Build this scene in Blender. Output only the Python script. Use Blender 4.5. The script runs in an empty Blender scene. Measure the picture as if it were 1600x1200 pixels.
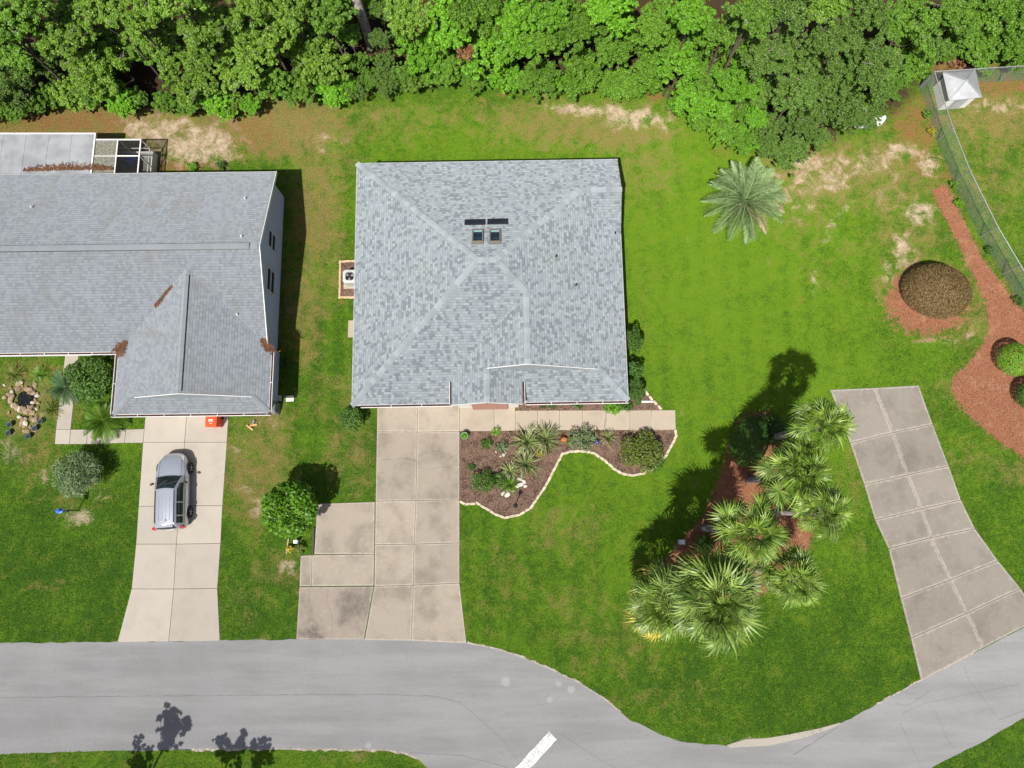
import bpy, bmesh, math, random
import numpy as np
from mathutils import Vector, Matrix, Euler
from mathutils.geometry import tessellate_polygon

# ------------------------------------------------------------------ camera, sky, sun, exposure
F, T, H = 1110.0, math.radians(9.8), 38.0          # focal length (px of a 1600 px wide frame), tilt from straight down, height
SX, SY = .225, .556                                # shadow offset per metre of height
sc = bpy.context.scene
COL = sc.collection
cam = bpy.data.cameras.new('camera'); cam_o = bpy.data.objects.new('camera', cam); COL.objects.link(cam_o)
cam.sensor_width = 36; cam.lens = F / 1600 * 36; cam.clip_end = 3000
cam_o.location = (0, 0, H); cam_o.rotation_euler = (T, 0, 0)
sc.camera = cam_o
w = bpy.data.worlds.new('World'); sc.world = w; w.use_nodes = True
nt = w.node_tree
sky = nt.nodes.new('ShaderNodeTexSky'); sky.sky_type = 'NISHITA'; sky.sun_disc = False
sky.sun_elevation = math.atan(1 / math.hypot(SX, SY)); sky.sun_rotation = math.atan2(-SX, -SY)
sky.air_density = 1.0; sky.dust_density = 3.0; sky.ozone_density = 0.4
nt.links.new(sky.outputs[0], nt.nodes['Background'].inputs[0]); nt.nodes['Background'].inputs[1].default_value = 0.06
sun = bpy.data.lights.new('sun', 'SUN'); sun.energy = 4.0; sun.angle = math.radians(.53); sun.color = (1, .955, .89)
sun_o = bpy.data.objects.new('sun', sun); COL.objects.link(sun_o); sun_o.location = (-10, -24, 45)
sun_o.rotation_euler = Vector((SX, SY, -1)).to_track_quat('-Z', 'Y').to_euler()
sc.view_settings.view_transform = 'Standard'; sc.view_settings.look = 'None'
sc.view_settings.exposure = 0.78; sc.view_settings.gamma = 1
sc.render.engine = 'CYCLES'
sc.cycles.use_denoising = True
sc.cycles.max_bounces = 6; sc.cycles.transparent_max_bounces = 12; sc.cycles.diffuse_bounces = 3

R = math.radians
rnd = random.Random(7)
rng = np.random.default_rng(7)

def at(u, v, h=0.0):
    """Point of the place seen at photograph pixel (u, v), at height h above the ground."""
    a = (u - 800) / F; b = (600 - v) / F
    d = (a, b * math.cos(T) + math.sin(T), b * math.sin(T) - math.cos(T))
    s = (h - H) / d[2]
    return Vector((d[0] * s, d[1] * s, h))

def to_px(x, y):
    U = y * math.cos(T) - H * math.sin(T); W = y * math.sin(T) + H * math.cos(T)
    return 800 + F * x / W, 600 - F * U / W

# ------------------------------------------------------------------ materials
def mat(name, rough=.8, spec=.3):
    m = bpy.data.materials.new(name); m.use_nodes = True
    b = m.node_tree.nodes['Principled BSDF']
    b.inputs['Roughness'].default_value = rough
    b.inputs['Specular IOR Level'].default_value = spec
    if rough > .86 and 'Diffuse Roughness' in b.inputs: b.inputs['Diffuse Roughness'].default_value = .9
    return m, m.node_tree, b

class N:
    """tiny node helper"""
    def __init__(s, nt): s.nt = nt
    def n(s, typ, **kw):
        x = s.nt.nodes.new(typ)
        for k, v in kw.items(): setattr(x, k, v)
        return x
    def set(s, sock, v):
        if isinstance(v, bpy.types.NodeSocket): s.nt.links.new(v, sock)
        elif v is not None:
            if isinstance(v, tuple) and len(v) == 3 and sock.type == 'RGBA': v = (*v, 1)
            sock.default_value = v
    def math(s, op, a, b=None, c=None, clamp=False):
        x = s.n('ShaderNodeMath', operation=op, use_clamp=clamp)
        s.set(x.inputs[0], a)
        if b is not None: s.set(x.inputs[1], b)
        if c is not None: s.set(x.inputs[2], c)
        return x.outputs[0]
    def mix(s, f, a, b, mode='MIX'):
        x = s.n('ShaderNodeMix', data_type='RGBA', blend_type=mode)
        s.set(x.inputs[0], f); s.set(x.inputs[6], a); s.set(x.inputs[7], b)
        return x.outputs[2]
    def noise(s, scale, vec=None, detail=4, rough=.55, dist=0):
        x = s.n('ShaderNodeTexNoise'); x.inputs['Scale'].default_value = scale
        x.inputs['Detail'].default_value = detail; x.inputs['Roughness'].default_value = rough
        x.inputs['Distortion'].default_value = dist
        if vec is not None: s.set(x.inputs['Vector'], vec)
        return x.outputs[0]
    def ramp(s, f, lo, hi, a=0., b=1., smooth=True):
        x = s.n('ShaderNodeMapRange', interpolation_type='SMOOTHSTEP' if smooth else 'LINEAR')
        s.set(x.inputs[0], f); x.inputs[1].default_value = lo; x.inputs[2].default_value = hi
        x.inputs[3].default_value = a; x.inputs[4].default_value = b
        return x.outputs[0]
    def attr(s, name): return s.n('ShaderNodeAttribute', attribute_name=name)
    def pos(s): return s.n('ShaderNodeNewGeometry').outputs['Position']
    def obj(s): return s.n('ShaderNodeTexCoord').outputs['Object']
    def rand(s): return s.n('ShaderNodeObjectInfo').outputs['Random']
    def bump(s, h, strength=.4, dist=.02):
        x = s.n('ShaderNodeBump'); x.inputs['Strength'].default_value = strength
        x.inputs['Distance'].default_value = dist; s.set(x.inputs['Height'], h)
        return x.outputs[0]

def plain(name, c, rough=.7, spec=.3, var=.25, scale=6., c2=None, metal=0, bump=0, coat=0, rnd_obj=0.):
    m, t, b = mat(name, rough, spec); q = N(t)
    n = q.noise(scale, q.obj(), 5)
    lo = tuple(x * (1 - var) for x in c); hi = c2 or tuple(min(1, x * (1 + var)) for x in c)
    col = q.mix(q.ramp(n, .3, .7), lo, hi)
    if rnd_obj:
        col = q.mix(1.0, col, q.n('ShaderNodeCombineColor').outputs[0], 'MULTIPLY')
        cc = col.node.inputs[7].links[0].from_node
        for i in range(3): q.set(cc.inputs[i], q.ramp(q.rand(), 0, 1, 1 - rnd_obj, 1 + rnd_obj, False))
    q.set(b.inputs['Base Color'], col); b.inputs['Metallic'].default_value = metal
    if coat: b.inputs['Coat Weight'].default_value = coat; b.inputs['Coat Roughness'].default_value = .05
    if bump: q.set(b.inputs['Normal'], q.bump(q.noise(scale * 4, q.obj(), 5), bump))
    return m

def leaf_mat(name, c1, c2, trans=.3, rough=.45, rnd_obj=.18, hue=None):
    m, t, b = mat(name, rough, .35); q = N(t)
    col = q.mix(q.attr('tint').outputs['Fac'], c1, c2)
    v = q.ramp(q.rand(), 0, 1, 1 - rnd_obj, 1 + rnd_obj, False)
    hs = q.n('ShaderNodeHueSaturation'); q.set(hs.inputs['Value'], v); q.set(hs.inputs['Color'], col)
    col = hs.outputs[0]
    q.set(b.inputs['Base Color'], col)
    tr = q.n('ShaderNodeBsdfTranslucent')
    q.set(tr.inputs[0], q.mix(.6, col, (c2[0] * 1.25, c2[1] * 1.25, c2[2] * .7)))
    mx = q.n('ShaderNodeMixShader'); mx.inputs[0].default_value = trans
    t.links.new(b.outputs[0], mx.inputs[1]); t.links.new(tr.outputs[0], mx.inputs[2])
    t.links.new(mx.outputs[0], t.nodes['Material Output'].inputs[0])
    return m

def ground_mat(name, blade=False):
    m, t, b = mat(name, .9, .12); q = N(t); p = q.pos()
    g = q.attr('gmap'); sep = q.n('ShaderNodeSeparateColor'); q.set(sep.inputs[0], g.outputs['Color'])
    dry, sand, straw = sep.outputs[0], sep.outputs[1], sep.outputs[2]
    g2 = q.attr('gmap2'); sep2 = q.n('ShaderNodeSeparateColor'); q.set(sep2.inputs[0], g2.outputs['Color'])
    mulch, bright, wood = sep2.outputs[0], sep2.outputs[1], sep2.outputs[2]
    fine = q.noise(24, p, 2, .6); nf = q.noise(10, p, 3, .6); mid = q.noise(3.2, p, 5, .65); big = q.noise(.5, p, 4, .6); blot = q.noise(1.3, p, 6, .68, .5)
    vfine = q.noise(60, p, 2, .6)
    def c(n, k): return q.math('MULTIPLY', q.math('SUBTRACT', n, .5), k)
    def add(*x):
        r = x[0]
        for y in x[1:]: r = q.math('ADD', r, y)
        return r
    br = add(bright, c(mid, 1.3), c(big, 1.0), c(nf, 1.1))
    grass = q.mix(q.ramp(br, 0, 1), (.021, .068, .004), (.098, .190, .008))
    grass = q.mix(q.math('MULTIPLY', q.ramp(add(blot, c(nf, .6)), .5, .68), .38), grass, (.140, .190, .016))
    grass = q.mix(q.math('MULTIPLY', q.ramp(add(blot, c(nf, .6)), .48, .3), .45), grass, (.026, .085, .010))
    grass = q.mix(q.math('MULTIPLY', q.ramp(fine, .5, .72), .6), grass, (.128, .200, .018))
    grass = q.mix(q.math('MULTIPLY', q.ramp(fine, .5, .3), .55), grass, (.014, .034, .004))
    dryc = q.mix(q.ramp(fine, .32, .68), (.085, .066, .018), (.300, .215, .088))
    dryc = q.mix(q.math('MULTIPLY', q.ramp(nf, .48, .62), .75), dryc, q.mix(.35, grass, (.13, .13, .02)))
    th = add(dry, c(blot, 1.9), c(nf, 1.1), c(fine, .8))
    col = q.mix(q.ramp(th, .30, 1.0, 0, .92), grass, dryc)
    strawc = q.mix(q.ramp(fine, .32, .68), (.085, .042, .014), (.270, .150, .055))
    strawc = q.mix(q.math('MULTIPLY', q.ramp(mid, .5, .7), .6), strawc, (.14, .11, .035))
    th = add(straw, c(blot, 1.7), c(nf, 1.2), c(fine, .8))
    col = q.mix(q.ramp(th, .35, .9), col, strawc)
    sandc = q.mix(q.ramp(add(c(fine, .5), mid), .3, .7), (.270, .200, .130), (.470, .385, .290))
    th = add(sand, c(blot, 2.6), c(nf, .5), c(fine, .15))
    col = q.mix(q.ramp(th, .40, 1.15, 0, .92), col, sandc)
    mul = q.mix(q.ramp(fine, .3, .7), (.125, .046, .024), (.345, .155, .085))
    mul = q.mix(q.math('MULTIPLY', q.ramp(blot, .5, .68), .7), mul, (.31, .185, .10))
    mul = q.mix(q.math('MULTIPLY', q.ramp(mid, .6, .75), .5), mul, (.15, .10, .06))
    th = add(mulch, c(mid, 1.3), c(blot, .9), c(nf, .8))
    col = q.mix(q.ramp(th, .34, .72), col, mul)
    litter = q.mix(q.ramp(fine, .3, .7), (.020, .014, .008), (.070, .043, .024))  # leaf litter, its tone darkened for the shade under the trees
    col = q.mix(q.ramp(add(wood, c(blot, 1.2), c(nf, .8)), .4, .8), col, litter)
    q.set(b.inputs['Base Color'], col)
    if not blade:
        q.set(b.inputs['Normal'], q.bump(add(fine, q.math('MULTIPLY', vfine, .5), nf), .8, .05))
    return m

def asphalt_mat():
    m, t, b = mat('asphalt', .92, .15); q = N(t); p = q.pos()
    fine = q.noise(34, p, 4, .75); big = q.noise(.35, p, 4, .6); st = q.n('ShaderNodeMapping'); q.set(st.inputs[0], p)
    st.inputs['Scale'].default_value = (.12, .9, 1)
    streak = q.noise(1.2, st.outputs[0], 4, .6)
    col = q.mix(q.ramp(streak, .35, .68), (.250, .249, .247), (.318, .316, .313))
    col = q.mix(q.math('MULTIPLY', q.ramp(big, .4, .7), .6), col, (.310, .310, .312))
    col = q.mix(q.math('MULTIPLY', q.ramp(fine, .3, .7), .45), col, (.145, .147, .152))
    col = q.mix(q.math('MULTIPLY', q.ramp(fine, .62, .8), .5), col, (.44, .44, .44))
    mot = q.noise(7, p, 5, .7); col = q.mix(q.math('MULTIPLY', q.ramp(mot, .52, .7), .30), col, (.165, .166, .168))
    trk = q.noise(2.2, st.outputs[0], 5, .7); col = q.mix(q.math('MULTIPLY', q.ramp(trk, .55, .72), .35), col, (.185, .185, .187))
    # pale scuffs and spots
    f = None
    for (u, v, r) in [(790, 1065, .24), (892, 1077, .20), (859, 1093, .15), (873, 1069, .15), (576, 1165, .16)]:
        d = q.n('ShaderNodeVectorMath', operation='DISTANCE'); q.set(d.inputs[0], p); d.inputs[1].default_value = at(u, v, .006)
        dd = q.math('ADD', d.outputs['Value'], q.math('MULTIPLY', q.math('SUBTRACT', q.noise(6, p, 3), .5), .22))
        x = q.ramp(dd, r * .5, r * 1.3, .38, 0)
        f = x if f is None else q.math('MAXIMUM', f, x)
    col = q.mix(f, col, (.42, .42, .42))
    q.set(b.inputs['Base Color'], col); q.set(b.inputs['Normal'], q.bump(fine, .35, .01))
    return m

def concrete_mat(name, base, stain, light, edge=.5, amount=.6, sc_=.8):
    m, t, b = mat(name, .88, .2); q = N(t); p = q.pos()
    big = q.noise(sc_, p, 5, .62, .3); mid = q.noise(5, p, 4, .6); fine = q.noise(45, p, 3, .7)
    col = q.mix(q.math('MULTIPLY', q.ramp(big, .42, .72), amount), base, stain)
    col = q.mix(q.math('MULTIPLY', q.ramp(mid, .5, .72), .2), col, light)
    col = q.mix(q.math('MULTIPLY', q.ramp(fine, .35, .65), .14), col, tuple(x * .6 for x in base))
    e = q.math('MULTIPLY', q.ramp(q.math('ADD', q.attr('edge').outputs['Fac'], q.math('MULTIPLY', q.math('SUBTRACT', mid, .5), 1.6)), .3, .95), edge)
    col = q.mix(e, col, light)
    v = q.ramp(q.rand(), 0, 1, .9, 1.06, False)
    cc = q.n('ShaderNodeCombineColor')
    for i in range(3): q.set(cc.inputs[i], v)
    col = q.mix(1.0, col, cc.outputs[0], 'MULTIPLY')
    q.set(b.inputs['Base Color'], col); q.set(b.inputs['Normal'], q.bump(fine, .2, .006))
    return m

def shingle_mat(name, base, dark, light, pd=.24, pl=.14, tab=.19, row=.15, grime=(.2, .19, .17), grime_amt=.3):
    m, t, b = mat(name, .93, .15); q = N(t)
    uv = q.n('ShaderNodeUVMap'); s = q.n('ShaderNodeSeparateXYZ'); q.set(s.inputs[0], uv.outputs[0])
    r = q.math('DIVIDE', s.outputs[1], row); ri = q.math('FLOOR', r); rf = q.math('FRACT', r)
    wn = q.n('ShaderNodeTexWhiteNoise', noise_dimensions='1D'); q.set(wn.inputs['W'], ri)
    u = q.math('ADD', q.math('DIVIDE', s.outputs[0], tab), q.math('MULTIPLY', wn.outputs[0], 13.7)); ui = q.math('FLOOR', u); uf = q.math('FRACT', u)
    cv = q.n('ShaderNodeCombineXYZ'); q.set(cv.inputs[0], ui); q.set(cv.inputs[1], ri)
    w2 = q.n('ShaderNodeTexWhiteNoise', noise_dimensions='2D'); q.set(w2.inputs['Vector'], cv.outputs[0])
    sp = q.n('ShaderNodeSeparateColor'); q.set(sp.inputs[0], w2.outputs[1])
    patch = q.noise(.5, uv.outputs[0], 3)
    k = q.math('ADD', sp.outputs[0], q.math('MULTIPLY', q.math('SUBTRACT', patch, .5), .15))
    col = q.mix(q.math('MULTIPLY', sp.outputs[1], .5), base, tuple(x * 1.12 for x in base))
    col = q.mix(q.ramp(k, pd + .22, pd - .16), col, dark)
    col = q.mix(q.math('MULTIPLY', q.ramp(k, 1 - pl - .2, 1 - pl + .08), .85), col, light)
    gran = q.noise(70, uv.outputs[0], 2, .7)
    col = q.mix(q.math('MULTIPLY', q.ramp(gran, .35, .7), .25), col, tuple(x * .55 for x in base))
    st = q.n('ShaderNodeMapping'); q.set(st.inputs[0], uv.outputs[0]); st.inputs['Scale'].default_value = (1.2, .25, 1)
    gr = q.math('ADD', q.noise(1.1, st.outputs[0], 5, .65), q.math('MULTIPLY', q.math('SUBTRACT', q.noise(.35, uv.outputs[0], 3), .5), .5))
    col = q.mix(q.math('MULTIPLY', q.ramp(gr, .5, .75), grime_amt), col, grime)
    # butt edges of the courses, their shadow line darkened in colour, and tab slots
    gap = q.math('MAXIMUM', q.math('LESS_THAN', rf, .14), q.math('MULTIPLY', q.math('LESS_THAN', uf, .07), .5))
    col = q.mix(q.math('MULTIPLY', gap, .42), col, tuple(x * .3 for x in dark))
    q.set(b.inputs['Base Color'], col)
    hgt = q.math('SUBTRACT', q.math('SUBTRACT', 1., rf), q.math('MULTIPLY', sp.outputs[0], .35))
    q.set(b.inputs['Normal'], q.bump(hgt, .55, .012))
    return m

def brick_mat(name, c1, c2, mortar, w=.2, h=.07):
    m, t, b = mat(name, .9, .2); q = N(t)
    br = q.n('ShaderNodeTexBrick'); uv = q.n('ShaderNodeUVMap'); q.set(br.inputs['Vector'], uv.outputs[0])
    br.inputs['Scale'].default_value = 1; br.inputs['Brick Width'].default_value = w; br.inputs['Row Height'].default_value = h
    br.inputs['Mortar Size'].default_value = .012; br.inputs['Bias'].default_value = 0
    for i, c in ((1, c1), (2, c2), (3, mortar)): br.inputs[i].default_value = (*c, 1)
    q.set(b.inputs['Base Color'], br.outputs[0]); q.set(b.inputs['Normal'], q.bump(br.outputs[1], -.4, .01))
    return m

M = {}
M['ground'] = ground_mat('ground'); M['blade'] = ground_mat('grass_blade', True)
M['asphalt'] = asphalt_mat()
M['crack'] = plain('crack', (.15, .147, .143), .95, .1)
M['conc_cream'] = concrete_mat('concrete_cream', (.432, .395, .340), (.365, .328, .278), (.46, .425, .372), .3, .6)
M['conc_main'] = concrete_mat('concrete_main', (.345, .300, .246), (.225, .193, .154), (.47, .425, .365), .55, .9, .6)
M['conc_dark'] = concrete_mat('concrete_stained', (.31, .265, .222), (.115, .098, .084), (.48, .43, .37), .35, .95, .5)
M['conc_grey'] = concrete_mat('concrete_grey', (.240, .219, .188), (.175, .157, .132), (.38, .35, .305), .62, .85, .6)
M['conc_walk'] = concrete_mat('concrete_walk', (.392, .340, .268), (.315, .270, .21), (.44, .39, .32), .4, .7)
M['joint'] = plain('joint', (.16, .14, .115), .95, .1)
M['shingle_main'] = shingle_mat('shingle_main', (.232, .264, .286), (.155, .180, .198), (.300, .332, .352), .22, .12, .155, .138, grime=(.245, .265, .235), grime_amt=.25)
M['shingle_left'] = shingle_mat('shingle_left', (.220, .244, .266), (.192, .215, .236), (.252, .278, .300), .25, .18, .155, .14, (.185, .176, .168), .5)
M['cap'] = plain('ridge_cap', (.246, .276, .296), .9, .15, .08, 20, rnd_obj=.14)
M['cap_left'] = plain('ridge_cap_left', (.222, .245, .266), .9, .15, .08, 20, rnd_obj=.05)
M['brick'] = brick_mat('brick', (.19, .055, .034), (.15, .043, .028), (.25, .20, .165))
M['stucco'] = plain('stucco', (.58, .55, .49), .85, .2, .05, 30, bump=.15)
M['siding'] = brick_mat('siding', (.52, .54, .56), (.50, .52, .54), (.34, .36, .38), 40., .18)
M['white'] = plain('white_paint', (.66, .65, .63), .5, .4, .05, 4)
M['white_dirty_lit'] = plain('white_metal_roof', (.34, .35, .365), .6, .3, .16, 1.3)
M['patio_metal'] = plain('patio_roof_metal', (.235, .248, .262), .6, .3, .16, 1.3)
M['gablet'] = plain('gablet_cladding', (.135, .150, .160), .9, .15, .15, 8)
M['road_edge'] = plain('sandy_road_edge', (.36, .32, .27), .95, .1, .3, 5)
M['fascia'] = plain('fascia', (.50, .51, .51), .6, .3, .08, 4)
M['litter'] = plain('leaf_litter', (.13, .052, .026), .95, .1, .6, 30, (.26, .13, .06), bump=.8)
M['gutter_in'] = plain('gutter_inside', (.075, .032, .026), .9, .2, .5, 8)
M['glass'] = plain('window_glass', (.012, .015, .02), .06, .6, .2, 3)
M['skyframe'] = plain('skylight_frame', (.17, .15, .12), .5, .4, .2, 10)
M['skyglass'] = plain('skylight_glass', (.012, .022, .032), .05, .6, .5, 3)
M['blind'] = plain('blind', (.20, .38, .38), .6, .3, .1)
M['solar'] = plain('solar_panel', (.016, .018, .026), .22, .5, .3, 3)
M['dark'] = plain('black_metal', (.018, .018, .02), .45, .4, .2)
M['plastic_black'] = plain('black_plastic', (.02, .02, .022), .5, .4, .2)
M['galv'] = plain('galvanised', (.36, .37, .38), .45, .5, .15, 8, metal=.5)
M['wire'] = plain('chain_wire', (.22, .23, .23), .5, .4, .15, 8)
M['shedroof'] = plain('shed_roof_metal', (.33, .35, .365), .4, .5, .12, 2.5, metal=.3)
M['bark'] = plain('bark', (.07, .055, .042), .95, .1, .4, 9, bump=.8)
M['pinebark'] = plain('pine_bark', (.24, .215, .19), .95, .1, .4, 6, bump=.8)
M['palmbark'] = plain('palm_bark', (.185, .165, .145), .95, .1, .35, 10, bump=.8)
M['edging'] = plain('edging_stone', (.50, .43, .33), .9, .15, .15, 12, bump=.3, rnd_obj=.12)
M['edging_tan'] = plain('edging_tan', (.52, .37, .235), .9, .15, .15, 12, bump=.3, rnd_obj=.12)
M['rock'] = plain('rock_tan', (.29, .215, .14), .9, .2, .35, 5, bump=.5, rnd_obj=.35)
M['rock_white'] = plain('rock_white', (.48, .45, .40), .9, .2, .15, 8, bump=.4, rnd_obj=.1)
M['mulch'] = plain('mulch_bed', (.11, .060, .040), .95, .1, .55, 2.2, (.20, .13, .09), bump=.8)
M['chip'] = leaf_mat('mulch_chip', (.10, .058, .042), (.30, .205, .155), 0., .9, 0)
M['chip_red'] = leaf_mat('red_mulch_chip', (.135, .050, .026), (.375, .178, .102), 0., .9, 0)
M['paint_car'] = plain('car_paint', (.40, .425, .475), .28, .5, .03, 2, metal=.55, coat=.6)
M['car_glass'] = plain('car_glass', (.012, .02, .022), .04, .7, .3, 2)
M['tyre'] = plain('tyre', (.014, .014, .015), .8, .2, .2)
M['rim'] = plain('rim', (.42, .42, .43), .35, .5, .1, metal=.6)
M['red_lamp'] = plain('tail_lamp', (.42, .012, .015), .15, .5, .1)
M['lamp'] = plain('head_lamp', (.62, .64, .66), .1, .6, .1)
M['orange'] = plain('orange_plastic', (.66, .062, .012), .45, .4, .08, 4)
M['clay'] = plain('terracotta', (.52, .135, .055), .8, .2, .15, 10)
M['green_pot'] = plain('green_glazed_pot', (.11, .25, .10), .3, .5, .2)
M['blue'] = plain('blue_glaze', (.03, .05, .30), .2, .6, .2)
M['blue_fab'] = plain('blue_plastic', (.04, .14, .60), .5, .4, .2, 8)
M['teal'] = plain('teal_pot', (.03, .10, .13), .3, .5, .3)
M['wood'] = plain('cut_wood', (.46, .28, .12), .85, .2, .3, 9)
M['cover'] = plain('grey_cover', (.20, .205, .20), .75, .2, .3, 5)
M['soil'] = plain('soil', (.055, .038, .026), .95, .1, .3, 14, bump=.5)
M['acmetal'] = plain('ac_metal', (.42, .43, .42), .5, .4, .06)
M['deck'] = plain('screen_room_floor', (.20, .20, .18), .9, .2, .3, 3)
m, t, b = mat('road_paint', .85, .2); q = N(t); p = q.pos()
wear = q.math('ADD', q.noise(14, p, 5, .7), q.math('MULTIPLY', q.math('SUBTRACT', q.noise(2, p, 3), .5), .5))
q.set(b.inputs['Base Color'], q.mix(q.ramp(wear, .50, .62), (.52, .52, .51), (.27, .27, .265))); M['paintline'] = m
M['water'] = plain('pond_water', (.006, .007, .006), .05, .5, .2)
m, t, b = mat('insect_screen', .9, .1); q = N(t); b.inputs['Base Color'].default_value = (.035, .036, .034, 1)
tr = q.n('ShaderNodeBsdfTransparent'); mx = q.n('ShaderNodeMixShader'); mx.inputs[0].default_value = .3
t.links.new(tr.outputs[0], mx.inputs[1]); t.links.new(b.outputs[0], mx.inputs[2]); t.links.new(mx.outputs[0], t.nodes['Material Output'].inputs[0])
M['screen'] = m
M['screen_leafy'] = plain('leaf_strewn_screen', (.17, .175, .135), .9, .1, .45, 14, (.26, .255, .21))
LM = dict(
    oak=leaf_mat('leaf_pale_oak', (.050, .118, .010), (.250, .420, .048), .35, .5),
    mid=leaf_mat('leaf_mid', (.040, .105, .010), (.195, .375, .038), .35, .5),
    lime=leaf_mat('leaf_lime', (.050, .150, .008), (.205, .460, .024), .35, .5),
    dark=leaf_mat('leaf_dark', (.036, .085, .012), (.180, .310, .050), .35, .5),
    shrub=leaf_mat('leaf_scrub', (.042, .110, .008), (.185, .370, .028), .35, .5),
    citrus=leaf_mat('leaf_citrus', (.028, .100, .006), (.140, .310, .016), .35, .45),
    silver=leaf_mat('leaf_silver', (.070, .120, .048), (.210, .290, .135)),
    deep=leaf_mat('leaf_deep', (.020, .060, .008), (.085, .170, .022), .3, .55),
    hedge=leaf_mat('leaf_hedge', (.020, .070, .010), (.085, .190, .026)),
    maroon=leaf_mat('leaf_maroon', (.070, .048, .016), (.260, .185, .080)),
    litter=leaf_mat('leaf_pine_litter', (.070, .030, .014), (.190, .092, .045), .0, .9, 0),
    brown=leaf_mat('leaf_dead', (.14, .060, .026), (.30, .15, .065), .1, .8),
    yellow=leaf_mat('leaf_yellow', (.20, .22, .02), (.46, .40, .04)),
    croton=leaf_mat('leaf_croton', (.038, .082, .014), (.20, .25, .04)),
    pine=leaf_mat('leaf_pine', (.035, .070, .020), (.09, .14, .04)),
    palm=leaf_mat('leaf_palm', (.036, .094, .008), (.255, .365, .060), .24, .42, .2),
    palm_grey=leaf_mat('leaf_palm_grey', (.038, .090, .012), (.250, .345, .085), .24, .42, .2),
    palm_yellow=leaf_mat('leaf_palm_yellow', (.30, .24, .03), (.55, .46, .08), .25, .5, .15),
    pindo=leaf_mat('leaf_pindo', (.085, .160, .058), (.330, .440, .205), .22, .45, .12),
    pindo_dry=leaf_mat('leaf_pindo_dry', (.22, .18, .09), (.42, .36, .22), .2, .6, .1),
    strap=leaf_mat('leaf_strap', (.060, .105, .028), (.300, .340, .130), .2, .4),
    sago=leaf_mat('leaf_sago', (.045, .120, .012), (.170, .300, .035), .22, .35),
    bluegreen=leaf_mat('leaf_bluegreen', (.030, .085, .030), (.100, .190, .075), .2, .4),
)

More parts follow.
